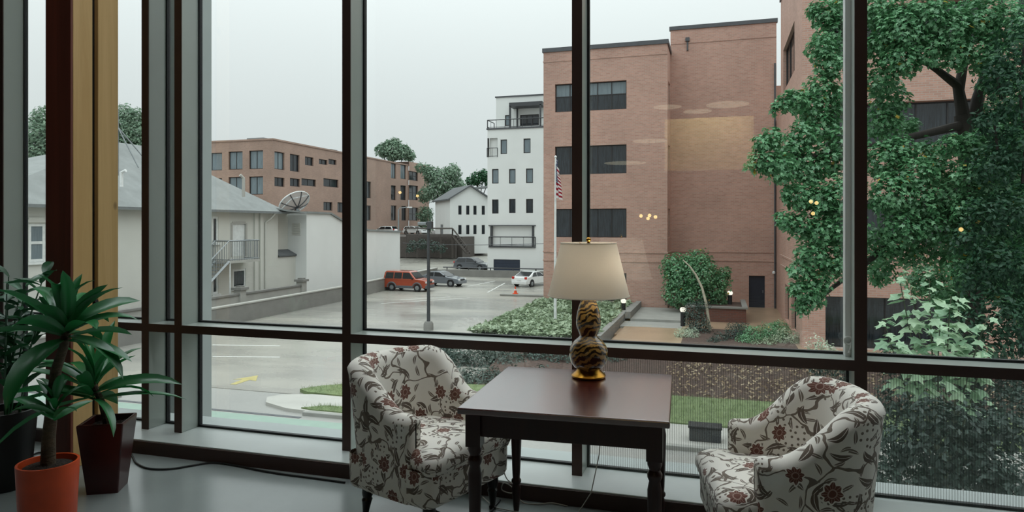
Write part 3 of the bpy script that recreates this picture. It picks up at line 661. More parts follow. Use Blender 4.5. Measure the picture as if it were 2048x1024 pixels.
M['grass'] = leaf_mat('grass_blades', '#73845a', '#8fa077', rough=.7, trans=.3, gl=.02)
M['mulch'] = pm('bark_mulch', '#4a3a33', .95, var=.45, vs=9, bump=1, bs=40)
M['litter'] = leaf_mat('leaf_litter', '#8a7558', '#b3a48a', rough=.8, trans=.1, gl=.02)
M['ivy'] = leaf_mat('ivy_leaf', '#76896a', '#a3b394', rough=.5, trans=.25, gl=.06)
M['hedge'] = leaf_mat('hedge_leaf', '#26382f', '#3a4e43', rough=.5, trans=.2, gl=.05)
M['maple'] = leaf_mat('maple_leaf', '#3f7a4c', '#79ad7d', '#c9a83a', rough=.4, trans=.3, gl=.06)
M['maple_dark'] = leaf_mat('dark_green_leaf', '#24502f', '#336a42', rough=.5, trans=.25, gl=.04)  # darker green leaves of the tree behind the gabled roof
M['sapling'] = leaf_mat('sapling_leaf', '#7fa583', '#b4ceab', rough=.5, trans=.3, gl=.06)
M['fartree'] = leaf_mat('far_leaf', '#66826b', '#869c85', rough=.6, trans=.25, gl=.03)
M['silver_leaf'] = leaf_mat('silver_leaf', '#9fb39a', '#c5d2bd', rough=.6, trans=.3, gl=.03)
M['trunk'] = pm('dark_bark', '#2b2622', .9, var=.3, vs=8, stretch=(1,1,.3))
M['palebark'] = pm('pale_bark', '#b9b3a0', .8, var=.2, vs=8)
M['steel'] = pm('grey_steel', '#83888a', .45, .3)
M['dsteel'] = pm('dark_steel', '#3b3d40', .5)
M['white'] = pm('white_metal', '#d9dbda', .45)
M['deck'] = pm('weathered_deck_and_shade', '#4b4541', .8, var=.2)
M['rubber'] = pm('tyre_rubber', '#16171a', .7)
M['carglass'] = pm('car_glass', '#14181c', .08, spec=.6)
M['redlight'] = pm('red_lens', '#b52a20', .3)
M['cone'] = pm('cone_orange', '#e2552a', .5)
UX, UY = (1,0,0), (0,1,0)
# ================================================================ ground
G = -4.5; CY = -4.15
struct('parking_lot', MB().box(-75, 10, 21.0, 74.4, G-.3, G), M['asphalt'])
struct('street', MB().box(-75, 40, 4.3, 21.0, G-.3, G-.02), M['street'])
up = MB(); up.grid([[(-75, 75, -4.0), (2, 75, -4.0)], [(-75, 108, -3.0), (2, 108, -3.0)], [(-75, 260, -2.0), (80, 260, -2.0)]])
struct('upper_ground', up, M['asphalt'])
tr_ = MB().box(-90, -57, 78, 94, -3.4, -.25).box(-90, -36, 94, 220, -3.4, -.25); struct('terrace', tr_, M['deck'])  # dark deck colour also puts shade into the terrace front
struct('courtyard', MB().box(-5.0, 12, 31.2, 56, CY-.6, CY), M['tan'])
struct('ground', MB().box(-140, 120, -10, 320, -5.4, -5.0), M['concrete'])
# kerbs, green lane, paint
struct('kerb', MB().box(-75, -20, 18.75, 18.95, G-.1, G+.1).box(-12.6, 40, 18.75, 18.95, G-.1, G+.1), M['concrete'], bevel=.02)
struct('sidewalk', MB().slab([(40,18.95),(40,20.9),(-13.6,20.9),(-14.6,20.6),(-14.9,20.1),(-14.5,19.5),(-13.4,19.05),(-12.4,18.95)], G-.1, G+.08), M['pconcrete'])
struct('dark_line', MB().box(-40, -12.5, 18.45, 18.6, G-.02, G-.01), M['coping'])  # thin dark strip along the near side of the kerb
p = on_z(425, 822, G)
struct('green_lane', MB().box(-40, -8.2, 17.15, 18.35, G-.02, G-.012), M['green_paint'])
def paint(name, a, b, w, mat, label):
    a = Vector(a); b = Vector(b); d = (b-a).normalized(); s = Vector((-d.y, d.x, 0))*w/2
    m = MB().slab([a-s, b-s, b+s, a+s], G+.002, G+.008); o = obj(name, m, mat); o['kind'] = 'structure'; return o
a0, a1 = on_z(466, 769, G), on_z(516, 751, G); ad = (a1-a0).normalized(); an_ = Vector((-ad.y, ad.x, 0)); al = (a1-a0).length
arrow = [a0-an_*.12, a0+ad*al*.5-an_*.16, a0+ad*al*.45-an_*.5, a1, a0+ad*al*.45+an_*.5, a0+ad*al*.5+an_*.16, a0+an_*.12]
struct('lane_arrow', MB().slab(arrow, G+.002, G+.008), M['ypaint'])
for (x0, y0, x1, y1) in ((425, 690, 560, 692), (425, 713, 560, 714.5), (762, 607, 940, 596), (900, 562, 930, 560), (975, 585, 1010, 566), (800, 600, 900, 594), (935, 573, 990, 562)):
    paint('parking_line', on_z(x0, y0, G), on_z(x1, y1, G), .13, M['wpaint'], '')
# lawn verge with its blades, and a small strip
def lawn(poly, z, n, seed):
    struct('lawn', MB().slab(poly, z-.12, z), M['grass_base'])
    xs = [p[0] for p in poly]; ys = [p[1] for p in poly]; rng = np.random.default_rng(seed); P = []
    def inside(x, y):
        c = False; j = len(poly)-1
        for i in range(len(poly)):
            if (poly[i][1] > y) != (poly[j][1] > y) and x < (poly[j][0]-poly[i][0])*(y-poly[i][1])/(poly[j][1]-poly[i][1])+poly[i][0]: c = not c
            j = i
        return c
    for _ in range(n*3):
        x, y = rng.uniform(min(xs), max(xs)), rng.uniform(min(ys), max(ys))
        if inside(x, y): P.append((x, y, z))
        if len(P) >= n: break
    P = np.array(P); N = rng.normal(size=P.shape); N[:,2] *= .3
    me = leaf_mesh('grass', P, N, .07+.06*rng.random(len(P)), ([(0,-.06,0),(0,.06,0),(1,0,0)], [(0,1,2)]), M['grass'], rng)
    # blades stand up: swap by flipping tips upward
    co = np.empty(len(me.vertices)*3); me.vertices.foreach_get('co', co); co = co.reshape(-1,3,3)
    base = co[:,0:2].mean(1, keepdims=True); tip = co[:,2:3]-base; tip[:,:,2] = np.abs(tip[:,:,2])+.05; co[:,2:3] = base+tip
    me.vertices.foreach_set('co', co.reshape(-1)); me.update()
    o = bpy.data.objects.new('grass', me); COL.objects.link(o); tag(o, 'short green grass on the street verge', 'grass', None, 'stuff'); return o
lp_ = [(-14.4, 21.3), (-13.9, 22.0), (-12.5, 22.9), (-10.5, 23.5), (-6, 24.1), (8, 24.4), (14, 24.4), (14, 20.9), (-6, 20.9), (-12.5, 20.9), (-13.9, 21.0)]
o = lawn(lp_, G+.12, 14000, 3); o['label'] = 'long green lawn verge between the sidewalk and the mulch bank'
o = lawn([(-12.9, 19.15), (-12.2, 19.6), (-7, 19.7), (-7, 19.05), (-12.5, 19.05)], G+.12, 1500, 4); o['label'] = 'narrow grass strip beside the street kerb'
# the mulch bank and its fallen leaves
mb_ = MB(); rows = []
for j in range(9):
    y = 24.0+j*.95; rows.append([(-9.0+k*1.6, y, G+.05+.55*sm(0, 8, j)+.05*math.sin(k*1.7+j*2.1)) for k in range(20)])
mb_.grid(rows); struct('mulch_bank', mb_, M['mulch'], smooth=True)
rng = np.random.default_rng(11); n = 2600; q = np.stack([rng.uniform(-2, 12, n), rng.uniform(24.2, 30, n), np.zeros(n)], 1); q[:,2] = G+.12+.55*np.clip((q[:,1]-24)/7.6, 0, 1)**1.0
N = rng.normal(size=q.shape)*.4; N[:,2] = 1
o = bpy.data.objects.new('fallen_leaves', leaf_mesh('fallen_leaves', q, N, .09+.09*rng.random(n), OVAL, M['litter'], rng)); COL.objects.link(o); tag(o, 'scattered pale fallen leaves on the dark mulch bank', 'leaves', None, 'stuff')
ub = on_z(1410, 884, G+.08)
t = thing('utility_box', 'low dark utility box on the verge behind the right armchair', 'utility box', (ub.x, ub.y+.2, G+.08))
obj('housing', MB().box(-.42, .42, -.22, .22, 0, .36), M['dsteel'], t, local=True, bevel=.02)
obj('lid', MB().box(-.45, .45, -.25, .25, .36, .42), M['rubber'], t, local=True, bevel=.015)
# ================================================================ facades
def V3(O, U, N, u, z, d=0): return (O[0]+U[0]*u-N[0]*d, O[1]+U[1]*u-N[1]*d, O[2]+z)
def facade(mb, O, U, N, u0, u1, z0, z1, ops, depth=.25, top=None):
    us = sorted({u0, u1, *[v for o in ops for v in o[:2]]}); zs = sorted({z0, z1, *[v for o in ops for v in o[2:4]]})
    for i in range(len(us)-1):
        for j in range(len(zs)-1):
            a, b, c, d = us[i], us[i+1], zs[j], zs[j+1]; mu, mz = (a+b)/2, (c+d)/2
            if any(o[0] < mu < o[1] and o[2] < mz < o[3] for o in ops): continue
            mb.add([V3(O,U,N,a,c), V3(O,U,N,b,c), V3(O,U,N,b,d), V3(O,U,N,a,d)], [(0,1,2,3)])
    for o in ops:
        a, b, c, d = o[:4]; q = [(a,c),(b,c),(b,d),(a,d)]
        for k in range(4):
            p, r = q[k], q[(k+1)%4]
            mb.add([V3(O,U,N,*p), V3(O,U,N,*r), V3(O,U,N,*r,depth), V3(O,U,N,*p,depth)], [(0,1,2,3)])
        mb.add([V3(O,U,N,*p_,depth+.12) for p_ in q], [(0,1,2,3)])
def window(parent, O, U, N, op, depth, cols, rows_, fm, gm, fw=.06, name='window', sash=True):
    a, b, c, d = op[:4]; f = MB()
    f.obox(O,U,N,a,a+fw,c,d,depth-.08,depth); f.obox(O,U,N,b-fw,b,c,d,depth-.08,depth); f.obox(O,U,N,a+fw,b-fw,c,c+fw,depth-.08,depth); f.obox(O,U,N,a+fw,b-fw,d-fw,d,depth-.08,depth)
    us = [a+fw+(b-a-2*fw)*k/cols for k in range(cols+1)]; zs = [c+fw+(d-c-2*fw)*k/rows_ for k in range(rows_+1)] if not isinstance(rows_, list) else [c+fw]+[c+fw+(d-c-2*fw)*q for q in rows_]+[d-fw]
    for u in us[1:-1]: f.obox(O,U,N,u-fw/2,u+fw/2,c+fw,d-fw,depth-.07,depth)
    for z in zs[1:-1]: f.obox(O,U,N,a+fw,b-fw,z-fw/2,z+fw/2,depth-.065,depth)
    w = obj(name, f, fm, parent)
    for i in range(len(us)-1):
        for j in range(len(zs)-1):
            g = gm[j % len(gm)] if isinstance(gm, list) else gm
            obj('pane', MB().obox(O,U,N,us[i],us[i+1],zs[j],zs[j+1],depth-.03,depth-.015), g, w)
    return w
def ops_y(rects, Y):
    out = []
    for (x0, y0, x1, y1) in rects:
        a, b = on_y(x0, (y0+y1)/2, Y), on_y(x1, (y0+y1)/2, Y); xm = (x0+x1)/2
        out.append((a.x, b.x, on_y(xm, y1, Y).z, on_y(xm, y0, Y).z))
    return out
def ops_x(rects, X):
    out = []
    for (x0, y0, x1, y1) in rects:
        a, b = on_x(x0, (y0+y1)/2, X), on_x(x1, (y0+y1)/2, X); xm = (x0+x1)/2
        out.append((min(a.y, b.y), max(a.y, b.y), on_x(xm, y1, X).z, on_x(xm, y0, X).z))
    return out
# ---------------------------------------------------------------- the brick office block opposite
ob = thing('brick_office', 'large red brick office block with ribbon windows behind the flagpole and tree', 'building', (-4, 48, CY))
YA, YB, XD, YD = 46.5, 49.6, 3.72, 34.0; ZA, ZB = 13.6, 15.3
XA0, XA1 = -11.73, -3.23
floors = [(9.38, 11.33), (5.02, 6.98), (.66, 2.63), (-3.70, -1.75)]
ops = [(-10.9, -5.94, a, b) for a, b in floors]
w = MB(); facade(w, (0,YA,0), UX, (0,-1,0), XA0, XA1, CY-.4, ZA, ops)
sops = [(47.5, 48.9, a, b) for a, b in floors[:3]]
facade(w, (XA1,0,0), UY, (1,0,0), YA, YB, CY-.4, ZA, sops)
facade(w, (XA0,0,0), UY, (-1,0,0), YA, 62, CY-.4, ZA, [])
w.add([(XA0,YA,ZA),(XA1,YA,ZA),(XA1,YB,ZA),(XA0,YB,ZA)], [(0,1,2,3)])
obj('wall', w, M['brick'], ob)
for i, o_ in enumerate(ops): window(ob, (0,YA,0), UX, (0,-1,0), o_, .25, 5, [.55] if i == 0 else 1, M['dframe'], [M['darkglass'], M['blindglass']])
for o_ in sops: window(ob, (XA1,0,0), UY, (1,0,0), o_, .25, 2, 1, M['dframe'], M['darkglass'])
# recessed block B
w = MB(); dB = (2.03, 3.06, CY-.02, -1.97)
facade(w, (0,YB,0), UX, (0,-1,0), XA1, 3.80, CY-.4, ZB, [dB]); facade(w, (XA1,0,0), UY, (-1,0,0), YB, 62, ZA-2, ZB, []); facade(w, (3.80,0,0), UY, (1,0,0), YB, 62, CY, ZB, [])
w.add([(XA1,YB,ZB),(3.8,YB,ZB),(3.8,62,ZB),(XA1,62,ZB)], [(0,1,2,3)])
obj('wall', w, M['brick'], ob)
ow = obj('door', MB().box(dB[0], dB[1], YB+.16, YB+.22, dB[2], dB[3]), pm('dark_blue_door', '#1b2230', .45), ob)
obj('handle', MB().box(dB[1]-.14, dB[1]-.10, YB+.12, YB+.16, -3.15, -2.95), M['steel'], ow)
obj('wall', MB().box(3.85, 9, 55, 55.4, CY, 12.0), M['brick'], ob); 
wn_ = [on_y(1555, 172, 55), on_y(1562, 160, 55)]
obj('wall', MB().box(XD+.08, XD+.4, 45.25, YB, CY, 8.6), M['brick'], ob)
# right wing D
ops = [(47.2-8.9+.0, 47.2-4.6, 6.3, 12.6)]
ops = ops_x([(1574, 66, 1597, 100)], XD); ops = [(ops[0][0], ops[0][1], 10.0, 12.4)]
sl = ops_x([(1557, 560, 1566, 630)], XD); sl = [(max(sl[0][0], 45.3), max(sl[0][1], 46.6), -3.6, -1.9)]
lowd = [(36.6, 38.9, CY+.2, -1.9), (40.3, 42.6, CY+.2, -1.9)]
w = MB(); facade(w, (XD,0,0), UY, (-1,0,0), YD, 45.25, CY-.4, ZB, [(37.4, 43.6, 9.38, 11.9)]+lowd)
fops = [(4.7, 11.0, a, b) for a, b in floors] + [(12.2, 18.5, a, b) for a, b in floors]
fops = [((a, b, -4.1, d) if c < -3 else (a, b, c, d)) for a, b, c, d in fops]
facade(w, (0,YD,0), UX, (0,-1,0), XD, 26, CY-.4, ZB, fops, .5)
w.add([(XD,YD,ZB),(26,YD,ZB),(26,45,ZB),(XD,45,ZB)], [(0,1,2,3)]); w.add([(XD,45.25,CY),(26,45.25,CY),(26,45.25,ZB),(XD,45.25,ZB)], [(0,1,2,3)])
obj('wall', w, M['brick'], ob)
for o_ in [(37.4, 43.6, 9.38, 11.9)]+lowd: window(ob, (XD,0,0), UY, (-1,0,0), o_, .25, 3 if o_[3] > 0 else 1, 1, M['dframe'], M['darkglass'])
for o_ in fops: window(ob, (0,YD,0), UX, (0,-1,0), o_, .5, 5, 1, M['dframe'], M['darkglass'])
cp = MB().box(XA0-.08, XA1+.08, YA-.08, YA+.3, ZA, ZA+.28).box(XA1-.3, XA1+.08, YA+.3, YB-.01, ZA, ZA+.28).box(XA0-.08, XA0+.3, YA+.3, 62, ZA, ZA+.28)
obj('coping', cp, M['coping'], ob)
obj('coping', MB().box(XA1-.08, 3.88, YB-.08, YB+.3, ZB, ZB+.26), M['coping'], ob)
obj('coping', MB().box(XD-.08, 26, YD-.08, YD+.3, ZB, ZB+.3).box(XD-.08, XD+.3, YD+.3, 45.3, ZB, ZB+.3), M['coping'], ob)
for z in (-.35, -.95):                                    # projecting brick courses
    obj('string_course', MB().box(XA0-.03, XA1+.03, YA-.04, YA, z-.05, z+.05).box(XA1, XA1+.04, YA, YB-.04, z-.05, z+.05).box(XA1, 3.8, YB-.04, YB, z-.05, z+.05).box(XD-.04, XD, YD, 45.25, z-.05, z+.05), M['brick'], ob)
obj('string_course', MB().box(XA0-.03, XA1, YA-.03, YA, ZA-.7, ZA-.62).box(XA1, 3.8, YB-.03, YB, ZB-1.0, ZB-.92), M['brick'], ob)
sc_ = on_y(1375, 80, YB)
obj('scupper', MB().box(sc_.x-.14, sc_.x+.14, YB-.16, YB, sc_.z-.1, sc_.z+.15).box(sc_.x-.05, sc_.x+.05, YB-.10, YB, sc_.z-.75, sc_.z-.1), M['coping'], ob)
obj('downpipe', MB().tube([(3.70, YB-.10, 12.5), (3.70, YB-.10, CY)], .06, 8), M['coping'], ob)
wl_ = on_y(1553.5, 545, YB); obj('wall_light', MB().lathe([(.001, -.12), (.1, -.06), (.1, .06), (.001, .12)], 10, (3.62, YB-.14, wl_.z)), M['white'], ob, smooth=True)
# ---------------------------------------------------------------- white mid-rise
YW = 76.0
wb = thing('white_apartment_block', 'tall white apartment block with railed balconies left of the brick office', 'building', (-20, 80, -4))
xl = on_y(975, 400, YW).x; xr = -12.0; zt = on_y(1040, 257, YW).z
rects = [(1001,279,1014,308),(1047,277,1061,306),(984,338,997,367),(1018,338,1031,367),(1052,337,1066,366),(984,399,997,427),(1018,398,1031,426),(1052,398,1066,426)]
wops = ops_y(rects, YW); lg = ops_y([(980,452,1069,492)], YW)[0]; gd = ops_y([(987,519,1040,543)], YW)[0]
cn = ops_y([(975.3,276,995,314)], YW)[0]
w = MB(); facade(w, (0,YW,0), UX, (0,-1,0), xl, xr, -4.3, zt, wops, .18)
# cut the loggia and the corner balcony by building the wall around them
w = MB(); facade(w, (0,YW,0), UX, (0,-1,0), xl, xr, -4.3, zt, wops+[lg, gd, (xl, cn[1], cn[2], cn[3])], .18)
facade(w, (xl,0,0), UY, (-1,0,0), YW, 88, -4.3, zt, [(YW, YW+1.6, cn[2], cn[3])], .18); facade(w, (xr,0,0), UY, (1,0,0), YW, 88, -4.3, zt, [])
w.add([(xl,YW,zt),(xr,YW,zt),(xr,88,zt),(xl,88,zt)], [(0,1,2,3)])
a, b, c, d = lg; w.box(a, b, YW+1.5, YW+1.6, c, d); w.box(a-.1, b+.1, YW, YW+1.6, c-.15, c-.01); 
obj('wall', w, M['wstucco'], wb)
for o_ in wops: window(wb, (0,YW,0), UX, (0,-1,0), o_, .18, 1, 1, M['dframe'], M['blindglass'] if o_[3] > 8 else M['darkglass'], .09)
gdo = obj('garage_door', MB().box(gd[0], gd[1], YW+.1, YW+.16, gd[2], gd[3]), pm('navy_garage_door', '#232c3b', .5), wb)
for k in range(1, 4): obj('panel', MB().box(gd[0]+.04, gd[1]-.04, YW+.085, YW+.1, gd[2]+(gd[3]-gd[2])*(k-1)/3+.04, gd[2]+(gd[3]-gd[2])*k/3-.04), pm('navy_panel', '#262f3f', .5) if k == 1 else bpy.data.materials['navy_panel'], gdo)
for u0, u1 in ((.25, .42), (.58, .75)):
    A = a+(b-a)*u0; B = a+(b-a)*u1; window(wb, (0,YW+1.5,0), UX, (0,-1,0), (A, B, c+.1, c+(d-c)*.85), .0, 1, 1, M['dframe'], M['blindglass'], .12, 'balcony_door')
def railing(parent, pts, h_, mat, n=None, w=.03, step=.28, name='railing'):
    m = MB()
    for i in range(len(pts)-1):
        A, B = Vector(pts[i]), Vector(pts[i+1]); k = max(1, int((B-A).length/step))
        m.bar(A+Vector((0,0,h_)), B+Vector((0,0,h_)), w*1.6); m.bar(A+Vector((0,0,.1)), B+Vector((0,0,.1)), w)
        for j in range(k+1): p = A.lerp(B, j/k); m.bar(p, p+Vector((0,0,h_)), w*(1.6 if j in (0, k) else .7))
    return obj(name, m, mat, parent)
railing(wb, [(a-.1, YW-.06, c), (b+.1, YW-.06, c)], 1.05, M['dsteel'], w=.05, step=1.3)
obj('post', MB().box(a+.1, a+.3, YW-.02, YW+.16, c, d).box(b-.3, b-.1, YW-.02, YW+.16, c, d), M['dsteel'], wb)
obj('canopy', MB().box(a-.15, b+.15, YW-.14, YW, d, d+.1).box(a-.15, b+.15, YW-.14, YW, c-.18, c-.04), M['dsteel'], wb)
railing(wb, [(xl-.04, YW+1.6, cn[2]), (xl-.04, YW-.05, cn[2]), (cn[1], YW-.05, cn[2])], 1.05, M['dsteel'], w=.035, step=.5)
obj('post', MB().box(xl, xl+.25, YW, YW+.25, cn[2], cn[3]), M['wstucco'], wb)
# roof storey
xs = on_y(992, 220, YW+2).x; zp = on_y(1040, 193, YW+2).z
pw = ops_y([(1040,229,1078,252)], YW+2)[0]; pd = ops_y([(1010,230,1019,252)], YW+2)[0]
w = MB(); facade(w, (0,YW+2,0), UX, (0,-1,0), xs, xr, zt, zp, [pw, pd], .15); facade(w, (xs,0,0), UY, (-1,0,0), YW+2, 88, zt, zp, []); w.add([(xs,YW+2,zp),(xr,YW+2,zp),(xr,88,zp),(xs,88,zp)], [(0,1,2,3)])
obj('penthouse_wall', w, M['wstucco'], wb)
window(wb, (0,YW+2,0), UX, (0,-1,0), pw, .15, 3, 1, M['dframe'], M['darkglass'], .12); window(wb, (0,YW+2,0), UX, (0,-1,0), pd, .15, 1, 1, M['dframe'], M['blindglass'], .1)
obj('coping', MB().box(xs-.1, xr, YW+1.9, YW+2.2, zp, zp+.15), M['coping'], wb); obj('coping', MB().box(xl-.1, xr, YW-.1, YW+.2, zt, zt+.18), M['coping'], wb)
railing(wb, [(xl, YW+2.5, zt+.18), (xl, YW, zt+.18), (xr, YW, zt+.18)], .95, M['dsteel'], w=.05, step=1.0)
q0, q1 = on_y(1019, 212, YW+.4), on_y(1085, 207, YW+.4)
pg = MB().box(q0.x, q1.x, YW+.2, YW+2, q0.z-.1, q0.z+.35).box(q0.x, q0.x+.2, YW+.2, YW+.4, zt, q0.z)
pg.box(on_y(1027,210,YW+.4).x, on_y(1027,210,YW+.4).x+.16, YW+1.6, YW+1.8, zt, q0.z).box(on_y(1080,210,YW+.4).x, on_y(1080,210,YW+.4).x+.16, YW+.2, YW+.4, zt, q0.z)
obj('pergola', pg, M['dsteel'], wb)
# ---------------------------------------------------------------- rotated gabled white house
hc = at(900, 505, 104); hz = -2.9; th = YAW+math.radians(20)
gh = thing('gabled_house', 'white two-storey gabled house with a dark roof beyond the parking lot', 'house', (hc.x, hc.y, hz), th)
W_, L_, ez, az_ = 6.4, 9.5, 8.4, 10.35
def gpx(px, t=104): return None
w = MB(); hu = lambda f: f*W_
gops = []
for fx in (.245, .44, .62, .83):
    for z0, z1 in ((6.0, 7.4), (3.0, 4.4)): gops.append((hu(fx)-.25, hu(fx)+.25, z0, z1))
facade(w, (0,0,0), UX, (0,-1,0), 0, W_, 0, ez, gops, .12); w.add([(0,0,ez),(W_,0,ez),(W_/2,0,az_)], [(0,1,2)]); w.add([(0,L_,ez),(W_,L_,ez),(W_/2,L_,az_)], [(0,1,2)])
dop = (4.2, 6.2, 2.6, 4.6); facade(w, (0,0,0), UY, (-1,0,0), 0, L_, 0, ez, [dop], .12); facade(w, (W_,0,0), UY, (1,0,0), 0, L_, 0, ez, [], .12)
obj('wall', w, M['wstucco'], gh, local=True)
def lwin(parent, O, U, N, op, cols, rows_, fm, gm, fw):
    a, b, c, d = op; f = MB(); dp_ = .1
    for q in ((a,a+fw,c,d),(b-fw,b,c,d),(a+fw,b-fw,c,c+fw),(a+fw,b-fw,d-fw,d)): f.obox(O,U,N,*q,dp_-.09,dp_)
    w_ = obj('window', f, fm, parent, local=True); obj('pane', MB().obox(O,U,N,a+fw,b-fw,c+fw,d-fw,dp_-.03,dp_-.01), gm, w_, local=True)
for o_ in gops: lwin(gh, (0,0,0), UX, (0,-1,0), o_, 1, 1, M['dframe'], M['darkglass'], .07)
lwin(gh, (0,0,0), UY, (-1,0,0), dop, 1, 1, M['wtrim'], M['blindglass'], .12)
rfm = MB(); ov = .4
for s_ in (0, 1):
    x0 = -ov if s_ == 0 else W_+ov; ze = ez-ov*(az_-ez)/(W_/2)
    rfm.prism([(x0,-ov,ze),(W_/2,-ov,az_),(W_/2,L_+ov,az_),(x0,L_+ov,ze)], (0,0,.02), (0,0,.24))
obj('roof', rfm, M['dshingle'], gh, local=True)
obj('roof', MB().prism([(W_*.55,3.0,az_-.4),(W_+3,3.0,az_+.35),(W_+3,L_,az_+.35),(W_*.55,L_,az_-.4)], (0,0,0), (0,0,.3)), M['shingle'], gh, local=True, label='lighter rear roof slope')
# ---------------------------------------------------------------- wooden deck and stair
dk = thing('deck_stair', 'dark wooden deck with a stair running down to the upper lot', 'stairs', tuple(at(870, 506, 98)))
dz = 1.51-20*98/FPX
D0, D1, D2 = at(812, 470, 99), at(905, 470, 97), at(934, 505, 96)
dd = Vector((D1.x-D0.x, D1.y-D0.y, 0)).normalized(); ds = Vector((-dd.y, dd.x, 0))
m = MB().prism([(D0.x,D0.y,dz),(D1.x,D1.y,dz),(D1.x+ds.x*1.6,D1.y+ds.y*1.6,dz),(D0.x+ds.x*1.6,D0.y+ds.y*1.6,dz)], (0,0,-.3), (0,0,0)); obj('deck', m, M['deck'], dk)
for k in range(5): p = D0.lerp(D1, k/4); obj('post', MB().bar((p.x,p.y,-3.2), (p.x,p.y,dz-.3), .22), M['deck'], dk)
for side in (0, 1.3):
    A = Vector((D1.x, D1.y, dz))+ds*side; B = Vector((D2.x, D2.y, -2.5))+ds*side; obj('stringer', MB().bar(A-Vector((0,0,.15)), B, .25), M['deck'], dk)
for k in range(9):
    A = Vector((D1.x, D1.y, dz)); B = Vector((D2.x, D2.y, -2.5)); p = A.lerp(B, (k+.5)/9)
    obj('tread', MB().prism([p-dd*.16, p+dd*.16, p+dd*.16+ds*1.3, p-dd*.16+ds*1.3], (0,0,-.04), (0,0,.02)), M['deck'], dk)
railing(dk, [(D0.x,D0.y,dz), (D1.x,D1.y,dz), (D2.x,D2.y,-2.5)], .95, M['deck'], w=.10, step=1.6)
obj('wall', MB().box(D0.x-5, D1.x-.5, D0.y+2.5, D0.y+3, -3.3, dz-.3), M['deck'], dk)  # shade under the deck put into the wall by the dark deck colour
# ---------------------------------------------------------------- far brown brick office
XE, YE = -59.3, 81.3; fe = thing('brown_brick_offices', 'long brown brick office building beyond the grey-roofed house', 'building', (XE-6, YE, -.25)); zE = 13.35
r1 = [(400,306,444,341),(457,303,485,339),(498,301,526,338),(400,357,444,390),(457,354,485,388),(498,353,526,389)]
r2 = [(549,304,569,339),(580,309,599,343),(610,314,627,331),(638,319,655,329),(657,319,673,329),(549,355,569,373),(580,357,600,373),(603,358,632,372),(647,358,677,374),(647,404,665,421),(675,405,690,425)]
r3 = [(730,363,742,396),(730,411,742,441),(782,327,792,357),(801,329,812,358),(782,371,792,400),(801,371,812,400),(782,411,793,441),(803,412,813,441)]
e1 = ops_y(r1, YE); e2 = ops_x(r2+r3, XE)
yend = on_x(817, 400, XE).y
w = MB(); facade(w, (0,YE,0), UX, (0,-1,0), -78, XE, -.3, zE, e1, .3); facade(w, (XE,0,0), UY, (1,0,0), YE, yend, -.3, zE, e2, .3)
w.add([(-78,YE,zE),(XE,YE,zE),(XE,yend,zE),(-78,yend,zE)], [(0,1,2,3)]); w.add([(-78,yend,-.3),(XE,yend,-.3),(XE,yend,zE),(-78,yend,zE)], [(0,1,2,3)])
obj('wall', w, M['brick_far'], fe)
for k, o_ in enumerate(e1): window(fe, (0,YE,0), UX, (0,-1,0), o_, .3, 2, 1, M['dframe'], M['blindglass'], .1)
for k, o_ in enumerate(e2): window(fe, (XE,0,0), UY, (1,0,0), o_, .3, 2 if o_[1]-o_[0] > 1.6 else 1, 1, M['dframe'], M['blindglass'] if k in (0, 13, 14) else M['darkglass'], .1)
obj('coping', MB().box(-78, XE+.12, YE-.12, YE+.2, zE, zE+.22).box(XE-.2, XE+.12, YE+.2, yend, zE, zE+.22), M['brick_far'], fe)
ye2 = on_x(858, 400, XE+.2).y; r4 = [(818,343,836,361),(818,371,836,400),(818,415,836,441)]; e4 = ops_x(r4, XE+.2); z4 = on_x(838, 327, XE+.2).z
w = MB(); facade(w, (XE+.2,0,0), UY, (1,0,0), yend, ye2, -.3, z4, e4, .3); w.add([(XE+.2,yend,z4),(XE+.2,ye2,z4),(XE-8,ye2,z4),(XE-8,yend,z4)], [(0,1,2,3)]); obj('wall', w, M['brick_far'], fe)
for o_ in e4: window(fe, (XE+.2,0,0), UY, (1,0,0), o_, .3, 2, 2, M['dframe'], M['darkglass'], .12)
for (x0, y0, x1, y1, t) in ((493,276,520,280,97), (634,296,658,300,112)):
    A = at(x0, y1, t); B = at(x1, y0, t); obj('roof_unit', MB().box(min(A.x,B.x)-1.5, max(A.x,B.x)-.5, A.y+2, A.y+4, zE, zE+.8), M['steel'], fe)
